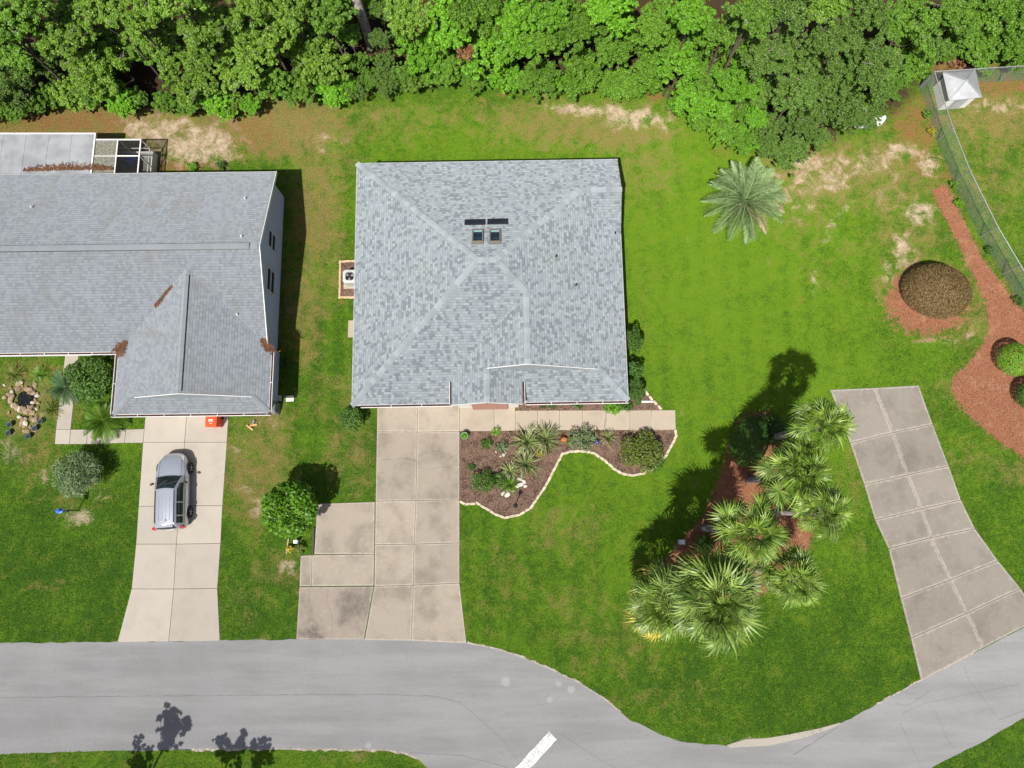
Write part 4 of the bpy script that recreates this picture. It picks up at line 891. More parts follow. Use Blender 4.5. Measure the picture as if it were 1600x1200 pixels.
for L_, os_ in lab_n.items():                                # tell look-alikes apart by what grows next to them
    if len(os_) > 1 and 'far back' not in L_:
        for o_ in os_:
            near_ = sorted((t_ for t_ in trees_ if t_ is not o_ and kinds_[t_.name]), key=lambda t_: (t_.location - o_.location).length)
            short = {LOOK['oak']: 'an oak', LOOK['mid']: 'a mid green', LOOK['lime']: 'a lime green', LOOK['dark']: 'a dark one', LOOK['shrub']: 'a scrub tree'}
            new = L_.replace(' behind ', ' by ' + short[kinds_[near_[0].name]] + ' behind ')
            if len(new.split()) <= 16: o_['label'] = new
# pine with a bare grey trunk in the dark gap
p = at(581, 76); pine = thing('pine_tree', 'tall pine whose bare grey trunk shows in the dark gap of the wood', 'tree', (p.x, p.y, 0))
MB().tube([(0, 0, -.1), (.02, 0, 1), (-.03, .05, 4), (-.05, .1, 8), (0, .15, 12.5)], [.33, .29, .26, .2, .08], 12).build('trunk', M['pinebark'], pine, True)
g = np.random.default_rng(9); bl = crown_blobs(g, 2.4, .8, 16); p_, n_, t_ = cloud(bl, 5000, g); obj('crown', leaves(p_, n_, .34, .05, g, 'crown', tint=t_), LM['pine'], pine, (0, .15, 12))
# dead brown sprays at the wood edge
def shrub(name, label, cat, u, v, rp, hz, leafm, n, L, W_, zc=None, shell=.16, low=-.3, nb=7, seed=None, flatten=1., group=None, rx=None, rot=0, stems=True, up=.55):
    """leafy shrub: rp radius in photo pixels, hz half height in metres, zc centre height"""
    zc = zc if zc is not None else hz * .85; p = at(u, v, zc); r = rp * (H - zc) / F; ry = (rx or 1) * r; seed = seed or int(u * 7 + v)
    g = np.random.default_rng(seed); o = thing(name, label, cat, (p.x, p.y, 0), R(rot), group)
    if nb: bl = [(0, 0, zc, r * .62, ry * .62, hz * .75)] + [(r * .6 * math.cos(2.4 * i + .3), ry * .6 * math.sin(2.4 * i + .3), zc + hz * g.uniform(-.3, .5), r * g.uniform(.34, .48), ry * g.uniform(.34, .48), hz * g.uniform(.4, .55)) for i in range(nb)]
    else: bl = [(0, 0, zc, r, ry, hz)]
    p_, n_, t_ = cloud(bl, n, g, low, up if nb else .08, shell, .5 if nb else .95, .55); p_[:, 2] = np.maximum(p_[:, 2], .02)
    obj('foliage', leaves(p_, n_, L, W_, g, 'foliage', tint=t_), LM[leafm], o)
    if stems:
        st = MB(); gg = random.Random(seed)
        for i in range(6):
            a = 1.05 * i; st.tube([(.04 * math.cos(a), .04 * math.sin(a), -.03), (r * .3 * math.cos(a), ry * .3 * math.sin(a), zc * .6), (r * .6 * math.cos(a), ry * .6 * math.sin(a), zc)], [.022, .016, .008], 5, False)
        st.build('stems', M['bark'], o)
    return o
shrub('dead_shrub', 'rust brown dead shrub beside the pale hollow in the thicket', 'shrub', 727, 84, 17, .5, 'brown', 500, .16, .05, 3.2)
shrub('dead_shrub', 'rust brown dead undergrowth behind the small white shed', 'shrub', 1497, 96, 16, .4, 'brown', 500, .16, .05)
shrub('dead_shrub', 'brown dead spray between two lime green trees', 'shrub', 1083, 44, 9, .3, 'brown', 220, .14, .05, 4.6)

# ------------------------------------------------------------------ single trees and shrubs
shrub('citrus_tree', 'round glossy bright green tree beside the parking pad', 'tree', 455, 796, 43, 1.25, 'citrus', 5200, .19, .10, 1.75, .14, -.7, 14)
shrub('shrub', 'loose dark green shrub under the middle house eave by the driveway', 'shrub', 549, 657, 21, .55, 'deep', 900, .20, .05, .7)
shrub('silver_shrub', 'feathery silvery green shrub on the left lawn', 'shrub', 120, 742, 38, .95, 'silver', 4200, .20, .035, 1.15, .28, -.5, 12)
shrub('shrub', 'large dark glossy shrub at the left house corner by its walk', 'shrub', 141, 592, 38, .8, 'deep', 3600, .15, .08, 1.0, nb=10)
shrub('hedge_shrub', 'shady upper shrub of the row on the middle house side wall', 'shrub', 989, 534, 15, .75, 'deep', 1800, .11, .055, .9, rx=1.7)
shrub('hedge_shrub', 'light green middle shrub of the row on the house side wall', 'shrub', 991, 578, 15, .7, 'hedge', 1400, .12, .06, .8)
shrub('hedge_shrub', 'bushy shrub at the house corner above the bed edging', 'shrub', 991, 612, 16, .75, 'deep', 1700, .12, .06, .8, rx=1.4)
shrub('clipped_hedge', 'clipped oval green hedge in the palm shadows', 'hedge', 1171, 690, 29, .75, 'hedge', 9000, .075, .045, .75, .05, -.2, 0, rx=1.45, rot=-22)
shrub('shrub', 'small round green shrub beside the white utility box under the palms', 'shrub', 1100, 850, 15, .45, 'hedge', 1100, .10, .05)
shrub('clipped_shrub', 'large clipped maroon brown mound ringed by red mulch', 'shrub', 1461, 456, 55, 1.3, 'maroon', 24000, .07, .04, .45, .06, 0, 0, rx=.84, rot=-10, up=.35)
shrub('clipped_shrub', 'clipped round bright green shrub in the red mulch strip', 'shrub', 1585, 562, 27, .75, 'shrub', 6500, .07, .04, .75, .045, -.2, 0)
shrub('clipped_shrub', 'clipped dark green shrub next to the bright green ball', 'shrub', 1612, 618, 24, .7, 'hedge', 5000, .08, .045, .7, .06, -.2, 0)
shrub('shrub', 'dark dense shrub on the house side of the leaning palm hedge', 'shrub', 1205, 672, 26, .6, 'deep', 2400, .11, .055, .6)
for u, v, r_, k, lab in [(1498, 318, 9, 'lime', 'small weed clump where the fence bends by the mulch'), (1545, 392, 8, 'hedge', 'weed clump at the foot of the wire fence by the mulch'), (1490, 288, 8, 'mid', 'leafy weed at the second fence post'), (1590, 470, 10, 'deep', 'dark weed clump at the fence foot beside the shrub mound'), (1456, 205, 8, 'yellow', 'yellow green weed at the fence corner beside the pine straw'), (1448, 180, 9, 'mid', 'weed tuft at the fence foot beside the shed'), (300, 262, 10, 'lime', 'small green weed against the rear wall of the left house'), (345, 259, 9, 'deep', 'small dark weed against the rear wall of the left house'), (446, 570, 9, 'deep', 'weed tuft in shade along the left house side wall'), (468, 858, 9, 'croton', 'weedy plant under the round glossy tree'), (453, 858, 6, 'yellow', 'yellow flowered plant under the round glossy tree'), (985, 238 + 5, 1, 'mid', None)]:
    if lab: shrub('weed', lab, 'weed', u, v, r_, .25, k, 260, .12, .05, nb=4, stems=False)
# trees across the road, below the frame: only their shadows reach the picture
for u, v, r_, h in ((265, 1146, 1.4, 5.2), (362, 1176, 1.2, 5.0), (215, 1186, .95, 4.6), (405, 1184, 1.0, 4.8)):
    q0 = at(u, v); b0 = (q0.x - SX * h, q0.y - SY * h); i = ntree[0]; ntree[0] += 1; g = np.random.default_rng(500 + i); sb = crown_blobs(g, 2.2, .8, 7, (.18, .34), 60); p_, n_, tn = cloud(sb, 2600, g, shell=.4); me = leaves(p_, n_, .30, .17, g, 'crown', tint=tn); tm = CR['mid', i % 3][1]
    o = thing('tree', 'slim roadside tree across the road that throws its shadow onto the asphalt', 'tree', (b0[0], b0[1], 0), i, 'roadside trees across the road')
    c = obj('crown', me, LM['mid'], o); c.location.z = h; k = r_ / 2.2; c.scale = (k, k, k * 1.3); t_ = obj('trunk', tm, M['bark'], o); t_.scale = (k * .9, k * .9, h / 3.)

# ------------------------------------------------------------------ palms
def strip(pts, wid):
    """flat ribbon along pts (list of Vector) with widths, lying across its own side vector"""
    vs = []; fs = []
    for i, (p, w_) in enumerate(zip(pts, wid)):
        d = (pts[min(i + 1, len(pts) - 1)] - pts[max(i - 1, 0)]); sd = d.cross(Vector((0, 0, 1)));
        sd = sd.normalized() if sd.length > 1e-5 else Vector((1, 0, 0)); vs += [p + sd * w_ / 2, p - sd * w_ / 2]
        if i: fs.append((2 * i - 2, 2 * i - 1, 2 * i + 1, 2 * i))
    return vs, fs
def tinted(parts, name):
    V = []; Fs = []; Tn = []
    for (vs, fs), t_ in parts:
        o = len(V); V += [tuple(v_) for v_ in vs]; Fs += [tuple(i + o for i in f) for f in fs]; Tn += [t_] * len(vs)
    me = bpy.data.meshes.new(name); me.from_pydata(V, [], Fs); me.update()
    a = me.attributes.new('tint', 'FLOAT', 'POINT'); a.data.foreach_set('value', Tn); return me
def fan_frond(seed, droop=.3, n=24):
    """long stalk, then a folded fan that bends down from it, split into drooping segments"""
    g = random.Random(seed); parts = []; pl = .82; hub = Vector((0, pl, .0)); bend = Matrix.Rotation(R(-14 - 6 * seed), 3, 'X')
    parts.append((strip([Vector((0, 0, 0)), Vector((0, pl * .5, .03)), hub], [.05, .035, .03]), .8))
    for i in range(n):
        a = R(-140 + 280 * i / (n - 1) + g.uniform(-3, 3)); L = .66 * (.62 + .38 * math.cos(a / 1.5)) * g.uniform(.85, 1.1)
        d = Vector((math.sin(a), math.cos(a), 0)); fold = .30 * abs(math.sin(a)) * L; dr = droop * g.uniform(.5, 1.6) * L
        P = [Vector((0, 0, 0)), d * L * .40 + Vector((0, 0, fold * .5)), d * L * .72 + Vector((0, 0, fold * .6 - dr * .25)), d * L * .96 + Vector((0, 0, fold * .3 - dr * .8))]
        parts.append((strip([hub + bend @ p for p in P], [.014, .062, .028, .003]), min(1, max(0, g.gauss(.5, .28)))))
    return tinted(parts, 'frond')
def feather_frond(seed, L=2.0, bend=75, nl=34, ll=.46, vee=.35):
    g = random.Random(seed); parts = []; P = [Vector((0, 0, 0))]; n = 16
    for i in range(n):
        a = R(-bend * ((i + 1) / n) ** 1.3); P.append(P[-1] + Vector((0, math.cos(a), math.sin(a))) * L / n)
    parts.append((strip(P, [.05 * (1 - .9 * i / n) for i in range(n + 1)]), .9))
    for k in range(nl):
        t_ = .16 + .84 * (k + .5) / nl; f = t_ * n; i = min(int(f), n - 1); p = P[i].lerp(P[i + 1], f - i); d = (P[i + 1] - P[i]).normalized(); upv = Vector((1, 0, 0)).cross(d)
        for sg in (-1, 1):
            l_ = ll * math.sin(math.pi * min(1, .18 + t_ * .78)) * g.uniform(.85, 1.1); dr_ = (Vector((sg, 0, 0)) * .78 + d * .62 + upv * vee * g.uniform(.7, 1.3)).normalized()
            parts.append((strip([p, p + dr_ * l_ * .55, p + dr_ * l_ + Vector((0, 0, -.06 * g.random()))], [.014, .034, .003]), min(1, max(0, g.gauss(.55, .25)))))
    return tinted(parts, 'frond')
FAN = [fan_frond(i, .22 + .1 * i) for i in range(5)]
FEATHER = [feather_frond(20 + i, 2.0, 62 + 9 * i) for i in range(4)]
def frond(root, me, material, origin, az, el, k, roll=0):
    m_ = Matrix.Translation(origin) @ Matrix.Rotation(az, 4, 'Z') @ Matrix.Rotation(el, 4, 'X') @ Matrix.Rotation(roll, 4, 'Y') @ Matrix.Scale(k, 4)
    o = obj('frond', me, None, root); o.matrix_local = m_
    if not me.materials: me.materials.append(material)
    o.material_slots[0].link = 'OBJECT'; o.material_slots[0].material = material
def palm(label, u, v, h, rp, n=34, leafm='palm', dry=0, seed=1, lean=(0, 0)):
    p = at(u, v, h); r = rp * 1.09 * (H - h) / F; k = r / 1.36; g = random.Random(seed)
    o = thing('cabbage_palm', label, 'palm', (p.x - lean[0], p.y - lean[1], 0), 0, 'cabbage palms of the mulched bed')
    tp = Vector((lean[0], lean[1], h)); pts = [Vector((0, 0, -.1)), Vector((.02, 0, .3)), tp * .45 + Vector((.04, .03, 0)), tp * .8, tp + Vector((0, 0, -.1))]
    MB().tube(pts, [.24, .185, .165, .17, .12], 12).build('trunk', M['palmbark'], o, True)
    bt = MB()
    for i in range(18):                                     # old leaf bases below the crown
        a = 2.4 * i; z = -.15 - .045 * i; q1 = tp + Vector((.15 * math.cos(a), .15 * math.sin(a), z)); bt.bar(q1, q1 + Vector((.16 * math.cos(a), .16 * math.sin(a), .22)), .07, .03)
    bt.build('leaf_bases', M['palmbark'], o)
    for i in range(n):
        f = (i + .5) / n; az = 2.39996 * i + g.uniform(-.3, .3); el = R(88 - 112 * f ** .8 + g.uniform(-14, 14))
        mt_ = LM['palm_yellow'] if (i >= n - dry) else LM[leafm] if g.random() < .75 else LM['palm_grey' if leafm == 'palm' else 'palm']
        frond(o, FAN[g.randrange(5)], mt_, tp + Vector((0, 0, .05 - .25 * f)), az, el, k * g.uniform(.82, 1.1), g.uniform(-.5, .5))
palm('cabbage palm whose crown overhangs the edge of the grey driveway', 1283, 664, 6.4, 50, 30, 'palm', 0, 1)
palm('cabbage palm with a long bare trunk rising beside the clipped oval hedge', 1242, 742, 6.2, 58, 33, 'palm', 0, 2)
palm('cabbage palm beside the driveway with a sparse crown above pink mulch', 1288, 802, 7.0, 44, 27, 'palm', 0, 3)
palm('tall cabbage palm standing centrally in the mulch among the others', 1172, 833, 7.2, 58, 32, 'palm', 1, 4)
palm('broadest cabbage palm, its silvery crown overlapping the yellowing palm', 1116, 938, 6.8, 74, 46, 'palm_grey', 1, 5)
palm('low cabbage palm with yellow dying fronds on its lawn side', 1040, 945, 3.7, 58, 34, 'palm_grey', 9, 6)
palm('short cabbage palm with a neat green crown out over open lawn', 1240, 904, 4.8, 46, 30, 'palm', 0, 7)
p = at(1163, 314, 1.1); o = thing('feather_palm', 'low silvery blue feather palm on the lawn by the wood', 'palm', (p.x, p.y, 0))
MB().tube([(0, 0, -.1), (0, 0, .4), (0, 0, .95)], [.3, .28, .2], 12).build('trunk', M['palmbark'], o, True)
for i in range(40):
    f = (i + .5) / 40; az = 2.39996 * i + rnd.uniform(-.15, .15); el = R(82 - 64 * f + rnd.uniform(-6, 6))
    frond(o, FEATHER[i % 4], LM['pindo_dry' if i in (33, 36, 39) else 'pindo'], (0, 0, .95 - .2 * f), az, el, rnd.uniform(1.1, 1.34))
# sago-like rosettes at the left house
for u, v, k, mt_, n, lab in ((163, 658, .60, 'sago', 46, 'spiky yellow green rosette palm over the left house front walk'), (103, 606, .5, 'bluegreen', 34, 'blue green rosette palm at the bend of the left front walk')):
    p = at(u, v, .5); o = thing('rosette_palm', lab, 'palm', (p.x, p.y, 0)); MB().tube([(0, 0, -.05), (0, 0, .45)], [.16, .13], 10).build('trunk', M['palmbark'], o, True)
    for i in range(n):
        f = (i + .5) / n; frond(o, FEATHER[i % 4], LM[mt_], (0, 0, .45), 2.39996 * i + rnd.uniform(-.2, .2), R(72 - 70 * f + rnd.uniform(-8, 8)), k * rnd.uniform(.85, 1.15))

# ------------------------------------------------------------------ strap leaved garden plants
def rosette(name, label, cat, u, v, n, L, wd, leafm, spread=1., seed=None, group=None):
    g = random.Random(seed or int(u * 3 + v)); parts = []; p = at(u, v, .25)
    for i in range(n):
        a = 2.39996 * i + g.uniform(-.3, .3); f = (i + .5) / n; e = R(80 - 62 * f * spread + g.uniform(-8, 8)); l_ = L * g.uniform(.75, 1.1); d = Vector((math.cos(a) * math.cos(e), math.sin(a) * math.cos(e), math.sin(e)))
        hd_ = Vector((math.cos(a), math.sin(a), 0)); b0 = hd_ * .03
        parts.append((strip([b0, b0 + d * l_ * .5, b0 + d * l_ * .85 + hd_ * l_ * .08 + Vector((0, 0, -.10 * l_)), b0 + d * l_ + hd_ * l_ * .18 + Vector((0, 0, -.3 * l_))], [wd * .7, wd, wd * .7, .004]), min(1, max(0, g.gauss(.5, .3)))))
    o = obj(name, tinted(parts, name), LM[leafm]); o.location = (p.x, p.y, .015); return tag(o, label, cat, group)
rosette('strap_leaf_plant', 'variegated strap leaf clump against the entry walk by the clay pot', 'plant', 853, 686, 95, 1.0, .045, 'strap')
rosette('strap_leaf_plant', 'variegated strap leaf clump second along from the clay pot', 'plant', 824, 690, 95, 1.0, .045, 'strap')
rosette('strap_leaf_plant', 'lower variegated strap leaf clump in the bed middle', 'plant', 822, 726, 80, .9, .04, 'strap')
rosette('strap_leaf_plant', 'narrow green strap leaf plant beside the blue ball', 'plant', 950, 684, 50, .6, .035, 'strap', .7)
rosette('strap_leaf_plant', 'bright green strap leaf plant beside the white stones', 'plant', 797, 757, 60, .6, .04, 'sago')
rosette('strap_leaf_plant', 'olive strap leaf plant above the white stones', 'plant', 797, 736, 60, .62, .04, 'strap')
rosette('ornamental_grass', 'brownish ornamental grass clump beside the rock garden', 'grass clump', 78, 640, 90, .7, .02, 'croton')
rosette('ornamental_grass', 'green grass clump above the rock garden', 'grass clump', 62, 585, 90, .6, .02, 'sago')
rosette('ornamental_grass', 'olive grass clump near the left house gutter', 'grass clump', 20, 585, 90, .65, .02, 'croton')
for u, v, r_, k, n, lab in [(755, 752, 17, 'deep', 900, 'rounded dark green shrub in the bed by the driveway'), (778, 750, 11, 'deep', 420, 'small dark shrub squeezed beside the bright strap leaf plant'), (761, 694, 8, 'hedge', 220, 'small green plant in bare mulch below the porch'), (783, 698, 9, 'silver', 220, 'grey green plant beside the small white pebbles'), (737, 730, 6, 'hedge', 140, 'tiny plant beside the driveway edge in the bed'),
                         (843, 708, 6, 'yellow', 120, 'yellow flowered plant between the strap leaf clumps'), (910, 686, 19, 'silver', 800, 'loose grey green bush in the bed by the entry walk'), (932, 677, 5, 'maroon', 100, 'small pinkish plant above the blue ball'), (1003, 706, 33, 'croton', 3400, 'large mottled green and gold shrub at the bed tip'), (775, 674, 7, 'lime', 140, 'pale green sprout at the corner of the entry walk'),
                         (848, 634, 5, 'hedge', 90, 'small plant under the gutter nearest the porch'), (863, 633, 6, 'deep', 110, 'second small plant under the gutter from the porch'), (903, 631, 8, 'hedge', 190, 'third small plant under the gutter from the porch'), (957, 636, 12, 'lime', 420, 'bright bushy plant leaning over the entry walk'), (978, 634, 9, 'hedge', 240, 'leafy plant at the house corner beside the entry walk'), (890, 690, 7, 'sago', 120, 'low green plant beside the clay pot'), (1022, 720, 14, 'hedge', 420, 'low green shrub along the curved stone edging')]:
    r_ *= 1.22 if r_ < 25 else 1.05
    shrub('garden_plant', lab, 'plant', u, v, r_, max(.14, r_ * .02), k, n, .13 if r_ > 9 else .1, .05 if r_ > 9 else .04, nb=6, stems=r_ > 9)
# ------------------------------------------------------------------ garden beds, edging, mulch
EDGE = [(718, 784), (728, 788), (745, 786), (760, 795), (775, 804), (790, 809), (812, 804), (828, 795), (840, 778), (855, 755), (870, 725), (878, 710), (890, 706), (905, 705), (918, 706), (930, 709), (945, 720), (960, 733), (975, 741), (990, 743), (1005, 740), (1022, 731), (1040, 712), (1050, 695), (1056, 682), (1055, 671)]
BED1 = W2([(718, 674)] + EDGE + [(805, 673)]); BED2 = W2([(812, 622), (978, 622), (1002, 601), (1034, 641), (806, 642)]); ACBED = W2([(565, 409), (533, 410), (532, 465), (565, 465)])
def chips(poly, n, g, name, material, parent, L=.09, W_=.028, z=.03):
    x0, x1 = min(p[0] for p in poly), max(p[0] for p in poly); y0, y1 = min(p[1] for p in poly), max(p[1] for p in poly)
    P = g.uniform((x0, y0), (x1, y1), (n * 3, 2)); P = P[inpoly(P[:, 0], P[:, 1], poly)][:n]; k = len(P)
    P = P + (g.normal(0, .24, P.shape) if parent is None else 0); pos = np.column_stack([P, z + g.uniform(0, .035, k)]); nr = unit(np.array([0, 0, 1.]) + g.normal(0, .35, (k, 3)))
    o = obj(name, leaves(pos, nr, L, W_, g, name, 0, g.uniform(0, 1, k)), material, parent); o['kind'] = 'stuff'; return o
for poly, lab, n in ((BED1, 'curved brown mulch bed between the driveway and the lawn', 15000), (BED2, 'narrow brown mulch bed under the front gutter', 4500), (ACBED, 'small mulch patch round the air conditioner', 1200)):
    bed = tag(MB().prism([(p.x, p.y) for p in poly], .001, .022).build('garden_bed', M['mulch']), lab, kind='structure'); EXCL.append([(p.x, p.y) for p in poly])
    chips(poly, n, np.random.default_rng(n), 'mulch_chips', M['chip'], bed)
tag(chips(W2(RED_STRIP), 15000, np.random.default_rng(3), 'red_mulch_chips', M['chip_red'], None, z=.004), 'red bark chips along the wire fence', 'mulch')
tag(chips(W2(PALM_BED), 6000, np.random.default_rng(4), 'red_mulch_chips', M['chip_red'], None, z=.004), 'red bark chips under the cabbage palms', 'mulch')
ring = [at(1448 + 62 * math.cos(a * .3), 470 + 54 * math.sin(a * .3)) for a in range(21)]
tag(chips(ring, 3200, np.random.default_rng(6), 'red_mulch_chips', M['chip_red'], None, z=.004), 'ring of red bark chips round the maroon mound', 'mulch')

def stone_mesh(seed, d):
    g = random.Random(seed); bm = bmesh.new(); bmesh.ops.create_cube(bm, size=1); bmesh.ops.bevel(bm, geom=bm.edges[:], offset=.14, segments=1, affect='EDGES')
    for v_ in bm.verts: v_.co = Vector((v_.co.x * d[0], v_.co.y * d[1], v_.co.z * d[2])) * g.uniform(.93, 1.07)
    me = bpy.data.meshes.new('stone'); bm.to_mesh(me); bm.free(); return me
ST = [stone_mesh(i, (.27, .125, .10)) for i in range(5)]
def edging(label, pts, material, dens=.285, k=1.):
    P = W2(pts); root = thing('garden_edging', label, 'edging', (P[0].x, P[0].y, 0)); L = [0]
    for a, b_ in zip(P, P[1:]): L.append(L[-1] + (b_ - a).length)
    n = int(L[-1] / (dens * k))
    for i in range(n):
        t_ = L[-1] * (i + .5) / n; j = max(q_ for q_ in range(len(P) - 1) if L[q_] <= t_); p = P[j].lerp(P[j + 1], (t_ - L[j]) / (L[j + 1] - L[j])); d = P[j + 1] - P[j]
        o = obj('edging_stone', ST[i % 5], None, root); me = ST[i % 5]
        if not me.materials: me.materials.append(material)
        o.material_slots[0].link = 'OBJECT'; o.material_slots[0].material = material
        o.location = (p.x - P[0].x + rnd.uniform(-.012, .012), p.y - P[0].y + rnd.uniform(-.012, .012), .05); o.rotation_euler = (R(rnd.uniform(-3, 3)), R(rnd.uniform(-3, 3)), math.atan2(d.y, d.x) + R(rnd.uniform(-5, 5))); o.scale = (k * rnd.uniform(.95, 1.03), k, 1)
edging('curved line of cream edging stones between mulch bed and lawn', EDGE, M['edging'])
edging('short slanted line of cream edging stones at the house corner', [(1001, 603), (1009, 613), (1020, 626), (1034, 640)], M['edging'])
edging('tan brick edging round the air conditioner patch', [(556, 408), (532, 409), (531.5, 440), (531, 465), (556, 465)], M['edging_tan'], .2, .8)
o = MB().box((0, 0, .04), (.75, .09, .06)).build('white_pipe', M['white']); p = at(1009, 628); o.location = (p.x, p.y, .03); tag(o, 'short white plastic strip lying at the house corner bed', 'pipe')

# ------------------------------------------------------------------ rocks
def rock_mesh(seed):
    g = random.Random(seed); bm = bmesh.new(); bmesh.ops.create_icosphere(bm, subdivisions=2, radius=1)
    ax = [Vector((g.gauss(0, 1), g.gauss(0, 1), g.gauss(0, 1))).normalized() for _ in range(9)]; cut = [g.uniform(.55, .9) for _ in ax]
    for v_ in bm.verts:
        for a, c in zip(ax, cut):
            d = v_.co.dot(a)
            if d > c: v_.co -= a * (d - c)
        v_.co = Vector((v_.co.x, v_.co.y * .75, v_.co.z * .6))
    me = bpy.data.meshes.new('rock'); bm.to_mesh(me); bm.free(); return me
RK = [rock_mesh(i) for i in range(6)]
def rock(root, u, v, r, material, base):
    p = at(u, v); o = obj('rock', RK[rnd.randrange(6)], None, root); me = o.data
    if not me.materials: me.materials.append(material)
    o.material_slots[0].link = 'OBJECT'; o.material_slots[0].material = material
    o.location = (p.x - base.x, p.y - base.y, r * .35); o.scale = (r, r, r); o.rotation_euler = (rnd.uniform(-.4, .4), rnd.uniform(-.4, .4), rnd.uniform(0, 6.3))
b0 = at(40, 626); rg = thing('rock_garden', 'ring of tan rocks round a dark little pond beside the left walk', 'rock garden', (b0.x, b0.y, 0))
MB().prism([(.42 * math.cos(a) * (1 + .2 * math.sin(3 * a)), .62 * math.sin(a) * (1 + .15 * math.cos(2 * a))) for a in [i * .3 for i in range(21)]], -.02, .012).build('pond', M['water'], rg)
for i in range(60):
    a = rnd.uniform(0, 6.28); rr = 15 + abs(rnd.gauss(0, 9)); u, v = 37 + rr * math.cos(a), 622 + rr * .9 * math.sin(a)
    rock(rg, u, v, rnd.uniform(.09, .21), M['rock'] if rnd.random() < .85 else M['rock_white'], b0)
for i in range(20): rock(rg, 28 + rnd.uniform(0, 30), 640 + rnd.uniform(0, 34), rnd.uniform(.09, .21), M['rock'] if rnd.random() < .8 else M['rock_white'], b0)
for u, v, lab in ((19, 664, 'teal glazed pot beside a second small pot by the rock garden'), (17, 677, 'small teal pot below a larger teal pot by the rock garden'), (58, 670, 'teal pot at the tail of the rock garden near the walk'), (67, 659, 'teal pot in the grass by the left front walk'), (48, 682, 'dark pot below the tail of the rock garden')):
    p = at(u, v); o = thing('plant_pot', lab, 'plant pot', (p.x, p.y, 0)); MB().lathe([(.08, 0), (.13, .2), (.15, .24), (.125, .24), (.115, .2)], 14).build('pot', M['teal'], o, True); MB().lathe([(.11, .19), (.10, .205)], 12).build('soil', M['soil'], o)
b1 = at(800, 768); wr = thing('stone_group', 'white limestone rocks beside the lamp post in the bed', 'rocks', (b1.x, b1.y, 0))
for u, v, r_ in ((786, 771, .15), (793, 772, .19), (800, 767, .13), (813, 757, .2), (819, 752, .17), (812, 749, .15), (808, 760, .12), (821, 760, .13), (790, 775, .1)): rock(wr, u, v, r_, M['rock_white'], b1)
b1 = at(786, 709); wr = thing('stone_group', 'small white pebbles beside the grey green plant', 'rocks', (b1.x, b1.y, 0))
for u, v, r_ in ((787, 711, .11), (775, 706, .07), (790, 708, .06), (782, 713, .06)): rock(wr, u, v, r_, M['rock_white'], b1)

# ------------------------------------------------------------------ car
ca_ = (at(300, 734, .31) + at(299, 803, .31)) / 2; cw, chh = .845, 1.5
car = thing('car', 'silver hatchback parked on the cream driveway of the left house', 'car', (ca_.x - .87, ca_.y + .03, .035), R(3.6)); car.scale = (.965, .965, .965)
def loft(stations, name, material, parent, sub=2):
    """stations: list of (y, [(x, z) half profile from sill to centre])"""
    V = []; Fs = []; n = 2 * len(stations[0][1]) - 1
    for y, pr_ in stations:
        V += [(-x, y, z) for x, z in pr_] + [(x, y, z) for x, z in pr_[-2::-1]]
    for i in range(len(stations) - 1):
        for j in range(n - 1): Fs.append((i * n + j, i * n + j + 1, (i + 1) * n + j + 1, (i + 1) * n + j))
    Fs += [tuple(range(n))[::-1], tuple(range((len(stations) - 1) * n, len(stations) * n))]
    o = MB().add(V, Fs).build(name, material, parent, True)
    md = o.modifiers.new('sub', 'SUBSURF'); md.levels = md.render_levels = sub; return o
def sec(y, w_, z0, zt, zc, sh=.9): return (y, [(w_ * .86, z0), (w_ * .97, z0 + .08), (w_, (z0 + zt) * .52), (w_ * .985, zt - .12), (w_ * sh, zt), (w_ * .5, zt + (zc - zt) * .8), (0, zc)])
body = loft([sec(-2.06, .50, .36, .62, .64), sec(-2.02, .68, .30, .72, .74), sec(-1.9, .79, .26, .95, .98), sec(-1.6, .835, .24, .98, 1.0), sec(-1.0, cw, .22, .97, 1.0), sec(0, cw, .2, .95, .99), sec(.6, cw, .2, .93, .98), sec(.95, .84, .22, .90, .96), sec(1.4, .81, .24, .83, .89, .88), sec(1.72, .73, .26, .74, .80, .86), sec(1.94, .57, .28, .62, .66, .86), sec(2.05, .34, .34, .52, .54)], 'body', M['paint_car'], car)
def gz(y):                                                  # roof line of the cabin
    if y > .05: t_ = min(1, (y - .05) / .72); return 1.49 - .52 * (t_ ** 1.15)
    if y < -1.74: t_ = min(1, (-1.74 - y) / .27); return 1.49 - .44 * t_ ** 1.6
    return 1.49 + .025 * math.sin(math.pi * (.05 - y) / 1.79)
ys_ = [.77 - .035 * i for i in range(80)]; ns, ntp = 7, 9; grid_ = []
for y in ys_:
    zt = gz(y); k = (zt - .97) / .52; xe = .735 - .20 * max(0, k) - (.03 if y < -1.8 else 0); xb_ = .80 - .05 * max(0, (y - .3) / .47) - .09 * max(0, (-1.7 - y) / .3); row_ = []
    for j in range(ns): f = j / (ns - 1); row_.append((xb_ + (xe - xb_) * f ** 1.25, y, .93 + (max(zt - .055, .935) - .93) * f))
    for j in range(1, ntp + 1): f = j / ntp; row_.append((xe * (1 - f), y + (0 if -1.74 < y < .05 else (.07 if y > 0 else -.05) * (1 - (1 - f) ** 2)), zt - .055 * (1 - f) ** 2.2))
    grid_.append([(-a_, b_, c_) for a_, b_, c_ in row_] + [r_ for r_ in row_[-2::-1]])
nn_ = len(grid_[0]); cls = {}
